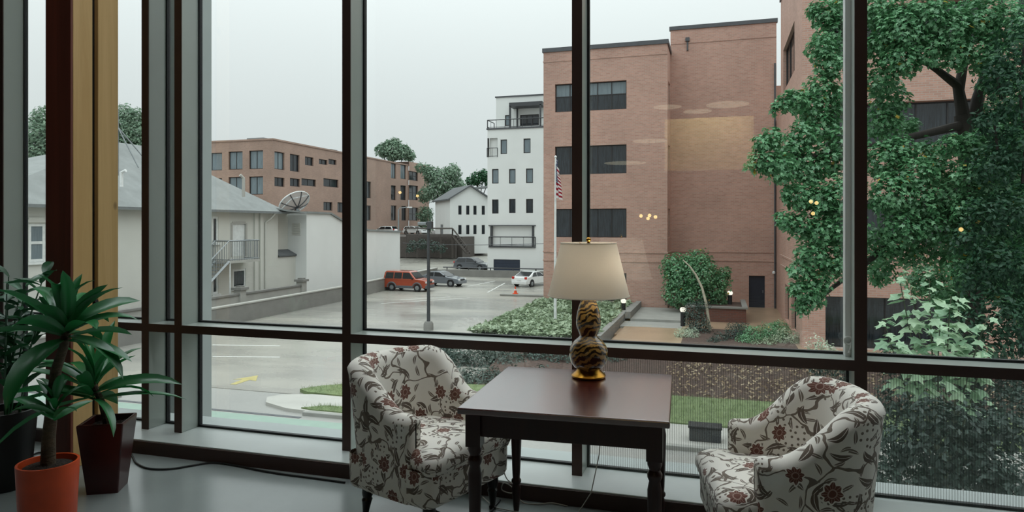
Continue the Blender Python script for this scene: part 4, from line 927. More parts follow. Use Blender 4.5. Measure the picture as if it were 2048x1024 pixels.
# ---------------------------------------------------------------- grey stucco house with hip roof
XH, ZE = -32.0, 2.5; hs = thing('stucco_house', 'pale grey stucco house with grey hip roof, balcony and long blank side wall', 'house', (-36, 36, G))
hr = [(58,447,92,524),(425,433,437,486),(463,446,492,512),(466,538,492,576),(425,551,437,588)]
ho = ops_x(hr, XH)
Y0, Y1 = 22.0, on_x(556, 440, XH).y
w = MB(); facade(w, (XH,0,0), UY, (1,0,0), Y0, Y1, G, ZE, ho, .15); facade(w, (0,Y0,0), UX, (0,-1,0), XH-11, XH, G, ZE, []); facade(w, (0,Y1,0), UX, (0,1,0), XH-11, XH, G, ZE, [])
obj('wall', w, M['gstucco'], hs)
for k, o_ in enumerate(ho):
    if k == 2:
        d_ = obj('door', MB().box(XH-.12, XH-.06, o_[0]+.08, o_[1]-.08, o_[2], o_[3]-.06), M['wtrim'], hs)
        obj('door_frame', MB().box(XH-.1, XH+.05, o_[0]-.08, o_[0]+.08, o_[2], o_[3]).box(XH-.1, XH+.05, o_[1]-.08, o_[1]+.08, o_[2], o_[3]).box(XH-.1, XH+.05, o_[0]+.08, o_[1]-.08, o_[3]-.06, o_[3]+.1), M['pconcrete'], hs)
    else:
        wd = window(hs, (XH,0,0), UY, (1,0,0), o_, .12, 1, 2 if k == 0 else 1, M['wtrim'], M['blindglass'] if k == 0 else M['darkglass'], .14)
        obj('sill', MB().box(XH-.05, XH+.12, o_[0]-.12, o_[1]+.12, o_[2]-.12, o_[2]), M['wtrim'], wd)
        if k == 0: obj('arch_trim', MB().box(XH, XH+.08, o_[0]-.2, o_[1]+.2, o_[3]+.05, o_[3]+.2).box(XH, XH+.08, (o_[0]+o_[1])/2-.5, (o_[0]+o_[1])/2+.3, o_[3]+.2, o_[3]+.3), M['gstucco'], wd)
# corner strips and set-back
for px in (510, 521):
    y = on_x(px, 500, XH).y; obj('pilaster', MB().box(XH, XH+.12, y-.16, y+.16, G, ZE), M['gstucco'], hs)
yv = on_x(532, 500, XH+.2).y
# hip roof
RX0, RX1, RY0, RY1 = XH-11.5, XH+.55, Y0-.5, on_x(577, 415, XH+.55).y; cx = (RX0+RX1)/2; zr = 6.9
ya, yb = on_x(300, 300, cx).y-3.0, on_x(300, 300, cx).y+.3
rm = MB(); e_ = [(RX0,RY0,ZE),(RX1,RY0,ZE),(RX1,RY1,ZE),(RX0,RY1,ZE)]; r_a, r_b = (cx,ya,zr), (cx,yb,zr)
rm.add(e_+[r_a, r_b], [(1,2,5,4),(3,0,4,5),(0,1,4),(2,3,5),(0,1,2,3)])
obj('roof', rm, M['shingle'], hs)
obj('gutter', MB().box(RX1-.04, RX1+.10, RY0, RY1, ZE-.14, ZE+.02).box(XH, RX1, RY0, RY1, ZE-.06, ZE-.02), pm('grey_gutter', '#6f7475', .5), hs)
dpx = on_x(537, 470, XH+.1).y; obj('downpipe', MB().tube([(RX1, dpx+.2, ZE-.1), (RX1-.25, dpx, ZE-.5), (XH+.08, dpx-.3, ZE-.8), (XH+.08, dpx-.3, G+.4)], .07, 8), M['gstucco'], hs, smooth=True)
v_ = at(487, 375, 44); obj('vent_pipe', MB().tube([(v_.x, v_.y, v_.z-.6), (v_.x, v_.y, v_.z+.6), (v_.x-.1, v_.y-.2, v_.z+.8)], .10, 8), M['pconcrete'], hs)
v_ = at(243, 352, 38); obj('vent_pipe', MB().tube([(v_.x, v_.y, v_.z-.6), (v_.x, v_.y, v_.z+.2), (v_.x+.3, v_.y, v_.z+.3)], .09, 8), M['white'], hs)
# lower roof of the near wing
lw = MB(); zz = 4.35; lw.add([(RX1,Y0-14,ZE),(RX1,Y0+3.5,ZE),(cx,Y0+3,zz),(cx,Y0-14,zz),(RX0,Y0-14,ZE),(RX0,Y0+3.5,ZE)], [(0,1,2,3),(3,2,5,4)])
obj('roof', lw, M['shingle'], hs)
w = MB(); facade(w, (XH+.02,0,0), UY, (1,0,0), Y0-14, Y0, G, ZE, []); obj('wall', w, M['gstucco'], hs)
# long rear wing: side wall X=-31, stepping down away from us
XS = -31.0; yS0 = on_x(613, 470, XS).y
prof = [(on_x(613,427,XS).y, 2.42), (on_x(660,429,XS).y, 2.40), (on_x(684,443,XS).y, 1.80), (on_x(735,463,XS).y, .95), (on_x(800,464,XS).y, .75)]
poly = [(XS, y, z) for y, z in prof]+[(XS, prof[-1][0], G), (XS, prof[0][0], G)]
obj('wall', MB().prism(poly, (0,0,0), (-6,0,0)), M['wstucco'], hs, label='blank white side wall stepping down')
tp = MB()
for i in range(len(prof)-1): tp.prism([(XS-6.1,prof[i][0],prof[i][1]),(XS+.15,prof[i][0],prof[i][1]),(XS+.15,prof[i+1][0],prof[i+1][1]),(XS-6.1,prof[i+1][0],prof[i+1][1])], (0,0,.01), (0,0,.16))
obj('roof_edge', tp, M['shingle'], hs)
yq = on_x(556, 500, XH).y
obj('wall', MB().box(XH-6, XH-.7, yq-.2, prof[0][0], G, 2.5), M['gstucco'], hs)
lo_ = on_x(580, 470, XS-.25)
obj('lean_to', MB().box(XH-.7, XH, yq, prof[0][0], G, -.95), M['gstucco'], hs)
obj('lean_to_roof', MB().prism([(XH-.7,yq,-.45),(XH+.12,yq,-.85),(XH+.12,prof[0][0],-.85),(XH-.7,prof[0][0],-.45)], (0,0,-.06), (0,0,.05)), M['dshingle'], hs)
lv = ops_y([(585,446,601,470)], prof[0][0])[0]; lm = MB()
for k in range(7): z = lv[2]+(lv[3]-lv[2])*(k+.5)/7; lm.box(lv[0], lv[1], prof[0][0]-.06, prof[0][0], z-.06, z+.03)
obj('louvre', lm, M['gstucco'], hs)
ey = [on_x(583,414,XS+.2).y, on_x(613,427,XS+.2).y]
obj('roof', MB().prism([(XS+.25,RY1-1,ZE+.02),(XS+.25,ey[1]+.2,2.40),(XS-6,ey[1]+.2,2.6),(XS-6,RY1-1,3.4)], (0,0,0), (0,0,.12)), M['shingle'], hs)
# balcony on the side wall
bl = ops_x([(444,481,505,521)], XH+.7)[0]
bal = obj('balcony', MB().box(XH, XH+1.3, bl[0], bl[1], bl[2]-.12, bl[2]+.04), M['pconcrete'], hs)
m = MB(); X1 = XH+1.25; hgt = bl[3]-bl[2]
for A, B in (((XH,bl[0]), (X1,bl[0])), ((X1,bl[0]), (X1,bl[1])), ((X1,bl[1]), (XH,bl[1]))):
    A = Vector((*A, bl[2])); B = Vector((*B, bl[2])); k = int((B-A).length/.17)
    m.bar(A+Vector((0,0,hgt)), B+Vector((0,0,hgt)), .07); m.bar(A+Vector((0,0,.12)), B+Vector((0,0,.12)), .05)
    for j in range(k+1): p = A.lerp(B, j/k); m.bar(p, p+Vector((0,0,hgt)), .035)
obj('railing', m, M['steel'], bal)
sa = Vector((XH+.7, bl[0], bl[2])); sb = Vector((XH+.7, bl[0]-3.0, bl[2]-2.1)); m = MB()
for dx in (-.55, .55): 
    m.bar(sa+Vector((dx,0,0)), sb+Vector((dx,0,0)), .14); m.bar(sa+Vector((dx,0,hgt)), sb+Vector((dx,0,hgt)), .06)
    for j in range(14): p = sa.lerp(sb, j/13)+Vector((dx,0,0)); m.bar(p, p+Vector((0,0,hgt)), .035)
for j in range(10): p = sa.lerp(sb, (j+.5)/10); m.box(p.x-.55, p.x+.55, p.y-.14, p.y+.14, p.z-.03, p.z+.03)
obj('balcony_stair', m, M['steel'], hs)
obj('post', MB().bar((X1, bl[0]+.1, G), (X1, bl[0]+.1, bl[2]), .09), M['wtrim'], hs)
# dish and mast behind the roof
dc_ = at(594, 396, 56); sd = thing('satellite_dish', 'large white mesh satellite dish standing behind the grey roof', 'dish', (dc_.x, dc_.y, dc_.z-2.1))
R_ = 1.3; m = MB(); ax = (Rv*-.50+Fv*.36+Uv*.62).normalized(); u = ax.cross(Vector((0,0,1))).normalized(); v = u.cross(ax)
rows = []
for j in range(7): r = R_*max(.02, j/6); rows.append([Vector((0,0,1.35))+ax*(.5*(r/R_)**2)+(u*math.cos(t_)+v*math.sin(t_))*r for t_ in [q*math.pi/12 for q in range(24)]])
m.grid(rows, close=True)
T = NT('dish_mesh'); M['dish'] = T.out(T.n('ShaderNodeMixShader', {0: .38, 1: T.n('ShaderNodeBsdfDiffuse', {'Color': lin('#b9bdbd')}).outputs[0], 2: T.n('ShaderNodeBsdfTransparent').outputs[0]}).outputs[0])
obj('reflector', m, M['dish'], sd, local=True, smooth=True)
m = MB()
m.tube(rows[-1]+[rows[-1][0]], .055, 6)
obj('rim', m, M['white'], sd, local=True)
for q in range(8): obj('rib', MB().tube([rows[j][q*3]-ax*.03 for j in range(0, 7)], .045, 5), M['dsteel'], sd, local=True)
obj('feed_arm', MB().tube([rows[-1][3], Vector((0,0,1.35))+ax*1.0], .04, 5).tube([rows[-1][15], Vector((0,0,1.35))+ax*1.0], .04, 5), M['white'], sd, local=True)
obj('mast', MB().tube([(0,0,-.9), Vector((0,0,1.3))-ax*.1], .11, 8), M['steel'], sd, local=True)
am = thing('antenna_mast', 'thin guyed antenna tripod rising above the grey hip roof', 'antenna', tuple(at(232, 262, 37)-Vector((0,0,3))))
A = at(236, 255, 37)
obj('leg', MB().tube([A, at(277, 335, 37)], .035, 5), M['steel'], am); obj('leg', MB().tube([A, at(300, 330, 38)], .035, 5), M['steel'], am); obj('leg', MB().tube([A, at(215, 320, 37.5)], .035, 5), M['steel'], am); obj('mast', MB().tube([A+Vector((0,0,1)), A-Vector((0,0,2.6))], .04, 6), M['steel'], am)
# garden wall with piers, and the long retaining wall
XG = -29.9; fa, fb = on_x(380, 600, XG).y, on_x(604, 572, XG).y
gw = thing('garden_wall', 'low pale garden wall with capped piers in front of the stucco house', 'wall', (XG, (fa+fb)/2, G))
obj('panel', MB().box(XG-.12, XG+.12, fa-8, fb, G, -3.05), M['pconcrete'], gw); obj('cap', MB().box(XG-.2, XG+.2, fa-8, fb, -3.05, -2.93), M['rwall'], gw)
for px in (480, 603):
    y = on_x(px, 590, XG).y; pr = obj('pier', MB().box(XG-.26, XG+.26, y-.28, y+.28, G, -2.72), M['pconcrete'], gw)
    obj('pier_cap', MB().box(XG-.38, XG+.38, y-.4, y+.4, -2.72, -2.56).box(XG-.2, XG+.2, y-.2, y+.2, -2.56, -2.46), M['rwall'], pr)
rw = thing('retaining_wall', 'long grey concrete retaining wall along the side of the parking lot', 'wall', (-28.2, 45, G))
A = [on_z(425, 692, G), on_z(535, 640, G), on_z(683, 603, G), on_z(732, 586, G), on_z(792, 566, G)]
pts = [Vector((-28.2, 20, G)), Vector((-28.2, 36.9, G)), Vector((-28.4, 47.4, G)), Vector((-29.2, 56, G)), Vector((-30.6, 72, G))]
for i in range(len(pts)-1):
    a_, b_ = pts[i], pts[i+1]; nx = Vector((-.35, 0, 0))
    obj('wall_section', MB().prism([a_, b_, b_+nx, a_+nx], (0,0,-.1), (0,0,1.08)), M['rwall'], rw); obj('cap', MB().prism([a_+Vector((.04,0,0)), b_+Vector((.04,0,0)), b_+nx*1.15, a_+nx*1.15], (0,0,1.08), (0,0,1.16)), M['pconcrete'], rw)
lw = thing('lot_wall', 'low grey wall with a dark rail at the far end of the parking lot', 'wall', (-20, 74.6, G))
obj('wall_section', MB().box(-31, -8, 74.4, 75.0, G-.2, -3.72), M['rwall'], lw)
m = MB().bar((-31, 74.6, -3.45), (-8, 74.6, -3.45), .09)
obj('rail', m, M['dsteel'], lw)
for k in range(9): obj('post', MB().bar((-30.5+k*2.7, 74.6, -3.72), (-30.5+k*2.7, 74.6, -3.42), .09), M['dsteel'], lw)
# white low annexe wall seen past the mullion
pc = on_z(1047, 592, G); isl = struct('traffic_island', MB().box(pc.x-2.0, pc.x+4, pc.y-.4, pc.y+.5, G, G+.16), M['concrete'], bevel=.04)
tc0 = on_z(1030, 588, G+.16); cn_ = thing('traffic_cone', 'small orange traffic cone on the parking island', 'cone', (tc0.x, pc.y, G+.16))
obj('base', MB().box(-.2, .2, -.2, .2, 0, .05), M['cone'], cn_, local=True); obj('cone', MB().lathe([(.15, .05), (.03, .62)], 14), M['cone'], cn_, local=True, smooth=True); obj('band', MB().lathe([(.106, .30), (.076, .42)], 14), M['white'], cn_, local=True)
# ================================================================ planting bed with ivy, steps, planter, bollards
BX0, BX1, BY0, BY1 = -12.0, -5.3, 32.4, 46.45
bd = thing('planting_bed', 'raised ivy bed with low grey walls around the flagpole', 'planting bed', (-8.6, 39, G))
obj('soil', MB().prism([(BX0,BY0,0),(BX1-.3,BY0,0),(BX1-.3,BY1,0),(BX0+.5,BY1,0)], (0,0,G), (0,0,-4.02)), M['mulch'], bd)
obj('wall', MB().box(BX1-.3, BX1, BY0-.3, BY1, G, -3.72), M['rwall'], bd, bevel=.02); obj('wall', MB().box(BX0-.2, BX1-.3, BY0-.3, BY0, G, -4.15), M['rwall'], bd, bevel=.02)
obj('wall', MB().box(BX0-.2, BX0+.02, BY0, BY1, G, -4.25), M['rwall'], bd)
rng = np.random.default_rng(5); n = 15000
q = np.stack([rng.uniform(BX0, BX1-.3, n), rng.uniform(BY0-.2, BY1, n), np.zeros(n)], 1)
q[:,2] = -4.0+.16*rng.random(n)+.13*np.sin(q[:,0]*1.3)*np.cos(q[:,1]*.9)+.12
N = rng.normal(size=q.shape)*.45; N[:,2] += 1
o = bpy.data.objects.new('ground_ivy', leaf_mesh('ground_ivy', q, N, .20+.16*rng.random(n), LOBED, M['ivy'], rng)); COL.objects.link(o); tag(o, 'pale green ivy covering the raised bed in front of the brick office', 'ivy', None, 'stuff')
def shrub(label, blobs, mat, dens, size, seed, name='shrub', up=.5, tpl=OVAL, inner=.55, group=None, stem=True, cat='shrub', parts=0, trunk=None):
    rng = np.random.default_rng(seed); c0 = Vector(blobs[0][0]); zb = min(b[0][2]-b[1] for b in blobs)
    t = thing(name, label, cat, (c0.x, c0.y, zb), 0, group)
    P, N, S = blob_leaves([(tuple(c), r) for c, r in blobs], dens, size, rng, up, inner)
    if parts:
        d = np.linalg.norm(P-np.array(CAM), axis=1); vis = np.argsort(d-S*2)
        pxx = np.array([((Vector(p)-CAM).dot(Rv)/(Vector(p)-CAM).dot(Fv))*FPX+1024 for p in P]); pyy = np.array([HOR-(p[2]-EYE)/((Vector(p)-CAM).dot(Fv))*FPX for p in P])
        ok = (pxx < 2040) & (pyy > 4) & (pyy < 1015); idx = [i for i in vis if ok[i]][:parts]
        me = leaf_mesh('leaf', np.zeros((1,3)), np.array([[0,0,1.]]), np.ones(1), tpl, mat, np.random.default_rng(1))
        V, Fc = tpl; me = bpy.data.meshes.new('leaf'); me.from_pydata(V, [], Fc); me.materials.append(mat)
        leaf_parts(P[idx], N[idx], S[idx], me, t, rng)
        keep = np.ones(len(P), bool); keep[idx] = False; P, N, S = P[keep], N[keep], S[keep]
    o = bpy.data.objects.new('foliage', leaf_mesh('foliage', P, N, S, tpl, mat, rng)); COL.objects.link(o); o.parent = t; o.location = -wloc(t); o['kind'] = 'stuff'
    if stem:
        m = MB(); rs = random.Random(seed)
        for c, r in blobs[:5]:
            c = Vector(c); m.tube([(c.x+rs.uniform(-.1,.1), c.y, c.z-r-.1 if trunk is None else zb), (c.x, c.y, c.z)], .03 if trunk is None else trunk, 5)
        obj('stem', m, M['trunk'], t)
    return t
def B(px, py, t, rpx): return (tuple(at(px, py, t)), rpx*t/FPX)
# dark hedge just behind the left armchair, below the transom
shrub('dark evergreen hedge below the ivy bed, behind the left armchair', [B(915,735,29.5,36),B(960,728,29.5,38),B(1015,735,29,40),B(1070,728,29.5,40),B(1125,735,29,42),B(1180,738,29,40),B(900,715,31,30),B(990,712,31.5,34),B(1090,712,31.5,34),B(1235,745,28.5,36),B(1290,752,28.5,34),B(1335,755,28.5,25),B(885,765,26.5,34),B(930,772,26.0,36),B(980,768,26.3,36),B(1030,772,26.0,36),B(1085,768,26.3,36),B(905,790,25.5,26),B(960,792,25.4,26),B(1010,792,25.4,26),B(1130,775,26.3,32),B(880,735,28.0,34),B(880,715,29.0,26)], M['hedge'], 2600, .14, 31, 'hedge', cat='hedge')
# tan steps and terrace between the bed and the garden
sx0, sx1 = BX1+.02, -1.9
stp = thing('garden_steps', 'wet tan paved steps beside the ivy bed wall', 'steps', (-3.6, 36, G))
for k, (y0, z) in enumerate([(33.6, G+.12), (36.2, G+.24), (38.4, G+.36)]):
    obj('step', MB().box(sx0, sx1, y0, 40.5 if k == 2 else y0+2.7, G-.1, z), M['tan'] if k < 2 else M['concrete'], stp, bevel=.02)
ap = MB().box(-5.3, 4, 29.5, 33.6, G-.2, G+.04); struct('terrace_path', ap, M['pconcrete'])
obj('cheek_wall', MB().box(sx0, sx0+.35, 40.5, 46.4, G, -3.6), M['rwall'], stp, bevel=.02); obj('landing', MB().box(sx0, sx1, 40.5, 46.4, G-.1, G+.5), M['concrete'], stp)
pl = thing('brick_planter', 'low dark brick planter holding a bushy small tree', 'planter', (-.1, 42.4, CY))
m = MB(); facade(m, (0,41.6,0), UX, (0,-1,0), -1.75, 1.55, CY-.2, CY+.8, []); facade(m, (1.55,0,0), UY, (1,0,0), 41.6, 46, CY-.2, CY+.8, []); facade(m, (-1.75,0,0), UY, (-1,0,0), 41.6, 46, CY-.2, CY+.8, [])
obj('wall', m, brick_mat('dark_planter_brick', '#6a3a2e', '#58332b', '#5d4c45', .7), pl); obj('cap', MB().box(-1.85, 1.65, 41.5, 41.85, CY+.8, CY+.9).box(1.35, 1.65, 41.85, 46, CY+.8, CY+.9), M['rwall'], pl); obj('soil', MB().box(-1.7, 1.5, 41.7, 46, CY, CY+.72), M['mulch'], pl)
shrub('bushy small green tree in the brick planter against the recessed wall', [B(1370,555,43.5,42),B(1350,535,44,30),B(1400,548,43,40),B(1425,575,43,32),B(1355,585,43.5,30),B(1395,525,44,28),B(1385,590,43,30),B(1440,560,43.5,20),B(1450,545,43.5,13),B(1435,600,43,24)], M['maple'], 1100, .15, 41, 'small_tree', cat='tree', tpl=LOBED)
bt = thing('leaning_birch', 'slender pale bent birch trunk arching in front of the small tree', 'tree', tuple(at(1421, 668, 36.5)))
tp = [at(x, y, 36.5) for x, y in ((1421,668),(1417,640),(1412,605),(1404,575),(1392,550),(1379,532),(1366,520))]
obj('trunk', MB().tube(tp, [.085,.08,.07,.06,.05,.04,.028], 8), M['palebark'], bt, smooth=True)
shrub('dense green shrub at the foot of the leaning birch', [B(1392,640,36.5,24),B(1400,660,36,24),B(1385,620,36.8,20),B(1405,610,36.8,16)], M['hedge'], 2400, .10, 51)
shrub('silvery pale shrub beside the tan steps', [B(1372,672,34.5,18),B(1360,668,34.5,13),B(1385,668,34.5,14)], M['silver_leaf'], 3000, .075, 52)
for k, (blobs, lab, mat) in enumerate([
    ([B(1470,668,34,18),B(1485,662,34.5,14)], 'round green shrub first to the right of the birch', 'hedge'),
    ([B(1505,678,33.5,22),B(1490,688,33,16)], 'bright green shrub in the middle of the garden bed', 'maple'),
    ([B(1545,668,34,20),B(1560,660,34.5,16)], 'tall rounded green shrub near the wing corner', 'maple'),
    ([B(1575,682,33,22),B(1555,690,33,16),B(1590,690,33,14)], 'yellowish green low shrub at the wing corner', 'ivy'),
    ([B(1535,694,32.5,16),B(1510,698,32.5,14)], 'low green ground shrub along the garden edge', 'ivy'),
    ([B(1440,682,33.5,14),B(1425,690,33,12)], 'small dark shrub beside the birch foot', 'hedge')]):
    shrub(lab, [(c, r*1.3) for c, r in blobs], M[mat], 3000, .10, 60+k)
gb = MB().prism([(-1.7,33.0,0),(3.5,33.0,0),(3.5,38.6,0),(-1.7,38.6,0)], (0,0,G), (0,0,CY+.02)); struct('garden_bed', gb, M['mulch'])
shrub('dark shrubs under the small tree by the block corner', [B(1352,607,45,16),B(1375,607,45,16),B(1340,600,45.5,12)], M['hedge'], 700, .13, 71)
def bollard(px, py, pyb, t, label):
    a = at(px, py, t); b_ = at(px, pyb, t)
    o = thing('bollard_light', label, 'light', (b_.x, b_.y, b_.z)); h_ = a.z-b_.z; k = .13
    obj('post', MB().lathe([(k, 0), (k, h_-.2), (k*.8, h_-.18)], 12), M['rubber'], o, local=True, smooth=True)
    obj('lamp_head', MB().lathe([(k*.9, h_-.18), (k*1.25, h_-.1), (k*1.25, h_), (k*.7, h_+.06), (.001, h_+.07)], 12), emis('lit_bollard', '#fff6e6', 1.1) if 'lit_bollard' not in bpy.data.materials else bpy.data.materials['lit_bollard'], o, local=True, smooth=True, label='lit white lamp head')
bollard(1366, 617, 652, 37, 'short black bollard light beside the silvery shrub')
bollard(1460, 584, 616, 42.5, 'short black bollard light by the brick planter')
bollard(1247, 600, 620, 42, 'bollard light among the ivy near the bed wall')
# ================================================================ flagpole and flag
fp0 = at(1110.5, 641, 37.5); ftop = at(1117, 316, 37.5); fz = -4.0
fp = thing('flagpole', 'white flagpole standing in the ivy bed', 'flagpole', (fp0.x, fp0.y, fz))
obj('pole', MB().tube([(fp0.x,fp0.y,fz),(fp0.x,fp0.y,0),(fp0.x+.02,fp0.y,ftop.z)], [.085,.07,.045], 10), M['white'], fp, smooth=True)
obj('finial', MB().lathe([(.001,-.08),(.07,-.03),(.07,.03),(.001,.08)], 10, (fp0.x+.02,fp0.y,ftop.z+.06)), M['white'], fp, smooth=True)
obj('base', MB().lathe([(.2,0),(.2,.1),(.1,.25)], 12, (fp0.x,fp0.y,fz)), M['white'], fp, smooth=True)
T = NT('flag_cloth'); uv = T.n('ShaderNodeTexCoord').outputs['UV']; s_ = T.n('ShaderNodeSeparateXYZ', {0: uv}).outputs
st_ = T.math('GREATER_THAN', T.math('FRACT', T.math('MULTIPLY', s_[1], 6.5)), .5)       # 13 stripes
c = T.mix(st_, lin('#e4e0de'), lin('#9c2b3a'))
cant = T.math('MULTIPLY', T.math('LESS_THAN', s_[0], .4), T.math('GREATER_THAN', s_[1], 6/13))
# stars: rows of white dots in the canton
su = T.math('FRACT', T.math('MULTIPLY', s_[0], 15.0)); sv = T.math('FRACT', T.math('MULTIPLY', T.math('SUBTRACT', s_[1], 6/13), 16.7))
dx = T.math('SUBTRACT', su, .5); dy = T.math('SUBTRACT', sv, .5)
star = T.math('LESS_THAN', T.math('ADD', T.math('MULTIPLY', dx, dx), T.math('MULTIPLY', dy, dy)), .07)
c = T.mix(cant, c, T.mix(star, lin('#2d3a63'), lin('#e8e6e6')))
d_ = T.n('ShaderNodeBsdfDiffuse', {'Color': c}).outputs[0]; t_ = T.n('ShaderNodeBsdfTranslucent', {'Color': c}).outputs[0]
M['flag'] = T.out(T.n('ShaderNodeMixShader', {0: .35, 1: d_, 2: t_}).outputs[0])
fg_t = at(1118, 333, 37.4); rows = []; uvs = []; H = 2.15
for j in range(22):                                           # limp cloth: hoist along the pole, fly end falling in folds
    s = j/21; rr_ = []; uu = []
    for k in range(22):
        f_ = k/21; drop = f_*1.9*(1-.35*s*0)
        xx = .06+f_*.32*(1-.5*(1-s))+.05*math.sin(f_*14+s*2); yy = .12*math.sin(f_*13+s*1.5)*(.3+f_)
        zz = -(s*H*(1-.42*f_))-f_*1.05
        rr_.append((fp0.x+xx, fp0.y+yy-.02, fg_t.z+zz+.45)); uu.append((f_, 1-s))
    rows.append(rr_); uvs.append(uu)
tag(obj('flag', MB().grid(rows, uv=uvs), M['flag'], smooth=True, sharp=0), 'limp striped flag with blue starred corner hanging from the flagpole', 'flag')
# ================================================================ lot light and street lamp
b_ = on_z(857, 660, G); tt = (b_-CAM).dot(Fv); tp = at(859, 446, tt)
ll = thing('parking_lot_light', 'dark parking lot lamp post with a double head in front of the red car', 'lamp post', (b_.x, b_.y, G)); hh = tp.z-G
obj('base', MB().lathe([(.28, 0), (.28, .35), (.2, .5)], 14), M['rwall'], ll, local=True, smooth=True)
obj('pole', MB().tube([(0,0,.5),(0,0,hh)], [.10,.08], 10), M['dsteel'], ll, local=True, smooth=True)
obj('arm', MB().tube([(-.45,0,hh-.05),(.05,0,hh+.05)], .05, 6), M['dsteel'], ll, local=True)
obj('lamp_head', MB().box(-.62, -.1, -.16, .16, hh-.12, hh+.06), M['steel'], ll, local=True, bevel=.03)
obj('lamp_head', MB().box(-.05, .25, -.14, .14, hh-.35, hh+.1), M['dsteel'], ll, local=True, bevel=.03)
t2 = 82; p0 = at(797, 560, t2); p1 = at(798, 416, t2)
sl = thing('street_lamp', 'thin grey street lamp with a curved arm behind the white wall', 'lamp post', (p0.x, p0.y, -4.2)); hh = p1.z+4.2
obj('pole', MB().tube([(0,0,0),(0,0,hh-.2)], [.11,.08], 8), M['steel'], sl, local=True, smooth=True); obj('arm', MB().tube([(0,0,hh-.25),(.15,0,hh-.02),(1.0,0,hh+.08),(1.3,0,hh+.08)], .05, 7), M['steel'], sl, local=True, smooth=True); obj('lamp_head', MB().box(1.2, 1.75, -.14, .14, hh, hh+.12), M['white'], sl, local=True, bevel=.03)
wa, wb_ = at(806, 486, 85), at(1090, 487, 72); m = MB()
pts = [wa.lerp(wb_, k/12)-Vector((0,0,1.0*(1-(2*k/12-1)**2)*.2)) for k in range(13)]
tag(obj('utility_wire', m.tube(pts, .03, 5), M['dsteel']), 'thin dark utility wire crossing in front of the white buildings', 'wire')
wa, wb_ = at(380, 262, 130), at(540, 259, 140)
# ================================================================ cars
def paint_mat(name, col): return pm(name, col, .25, .1, .03, 2, coat=.6)
def car(label, p, rz, prof, glassz, body_mat, L, Wd, windows, wheels, wr, name='car', clad=None, shield=None, rear=None, lights=(.7, .7), scale=1.0):
    t = thing(name, label, 'car', (p.x, p.y, p.z), rz); hw = Wd/2
    def w_at(z): return hw if z < glassz else hw-(z-glassz)*.28
    V = []; n = len(prof)
    for s_ in (-1, 1):
        for x, z in prof: V.append((x, s_*w_at(z), z))
    m = MB(); m.add(V, [tuple(range(n-1,-1,-1)), tuple(range(n, 2*n))]+[(i,(i+1)%n,n+(i+1)%n,n+i) for i in range(n)])
    obj('body', m, body_mat, t, local=True, bevel=.05, bseg=2)
    for poly in windows:
        for s_ in (-1, 1):
            obj('side_window', MB().prism([(x, s_*(w_at(z)), z) for x, z in poly], (0, s_*.012, 0), (0, s_*-.03, 0)), M['carglass'], t, local=True)
    for (x0, z0, x1, z1), nm in ((shield, 'windscreen'), (rear, 'rear_window')):
        g = MB(); a0, a1 = w_at(z0)-.10, w_at(z1)-.10; dx = .015 if nm == 'windscreen' else -.015
        g.prism([(x0,-a0,z0),(x0,a0,z0),(x1,a1,z1),(x1,-a1,z1)], (dx,0,.012), (-dx,0,-.02)); obj(nm, g, M['carglass'], t, local=True)
    for x in wheels:
        for s_ in (-1, 1):
            wq = MB(); pr = [(wr*.55,-.1),(wr*.95,-.11),(wr,-.07),(wr,.07),(wr*.95,.11),(wr*.55,.1)]
            wq.lathe(pr, 18); wq.v = [(x+q[0], s_*(hw-.08)+q[2], wr+q[1]) for q in wq.v]
            wo = obj('wheel', wq, M['rubber'], t, local=True, smooth=True)
            hq = MB().lathe([(.001,-.06),(wr*.6,-.05),(wr*.6,.05),(.001,.06)], 14); hq.v = [(x+q[0], s_*(hw-.03)+q[2], wr+q[1]) for q in hq.v]
            obj('hub', hq, M['steel'], wo, local=True)
            if clad:
                ar = MB(); 
                for k in range(9): pass
                rg = [(x+(wr+.10)*math.cos(a_), s_*(hw+.01), wr+(wr+.10)*math.sin(a_)) for a_ in [math.pi*k/10 for k in range(11)]]
                obj('wheel_arch', MB().tube(rg, .07, 6), clad, t, local=True)
            else:
                dq = MB().lathe([(.001,-.02),(wr+.07,-.02),(wr+.07,.02),(.001,.02)], 18); dq.v = [(x+q[0], s_*(hw-.012)+q[2], wr+.02+q[1]) for q in dq.v]
                obj('wheel_arch', dq, M['rubber'], t, local=True)
    xf, xr = L/2, -L/2
    bm_ = clad or body_mat
    obj('bumper', MB().box(xf-.12, xf+.06, -hw*.95, hw*.95, .28, .58), bm_, t, local=True, bevel=.05); obj('bumper', MB().box(xr-.06, xr+.12, -hw*.95, hw*.95, .28, .58), bm_, t, local=True, bevel=.05)
    if clad: obj('side_cladding', MB().box(wheels[1]+wr+.1, wheels[0]-wr-.1, -hw-.025, hw+.025, .28, .52), clad, t, local=True, bevel=.02)
    for s_ in (-1, 1):
        obj('headlight', MB().box(xf-.16, xf+.02, s_*hw*.72-.17, s_*hw*.72+.17, lights[0]-.08, lights[0]+.09), M['white'], t, local=True, bevel=.03)
        obj('tail_light', MB().box(xr-.03, xr+.14, s_*hw*.80-.13, s_*hw*.80+.13, lights[1]-.08, lights[1]+.14), M['redlight'], t, local=True, bevel=.03)
        obj('mirror', MB().box(shield[0]-.35, shield[0]-.2, s_*(hw+.02)-.09, s_*(hw+.02)+.09, glassz+.02, glassz+.17), M['rubber'], t, local=True, bevel=.03)
    obj('grille', MB().box(xf-.02, xf+.035, -.4, .4, lights[0]-.07, lights[0]+.05), M['rubber'], t, local=True)
    obj('number_plate', MB().box(xr-.075, xr-.055, -.2, .2, .62, .74), M['white'], t, local=True)
    return t
sp_ = on_z(818, 581, G)
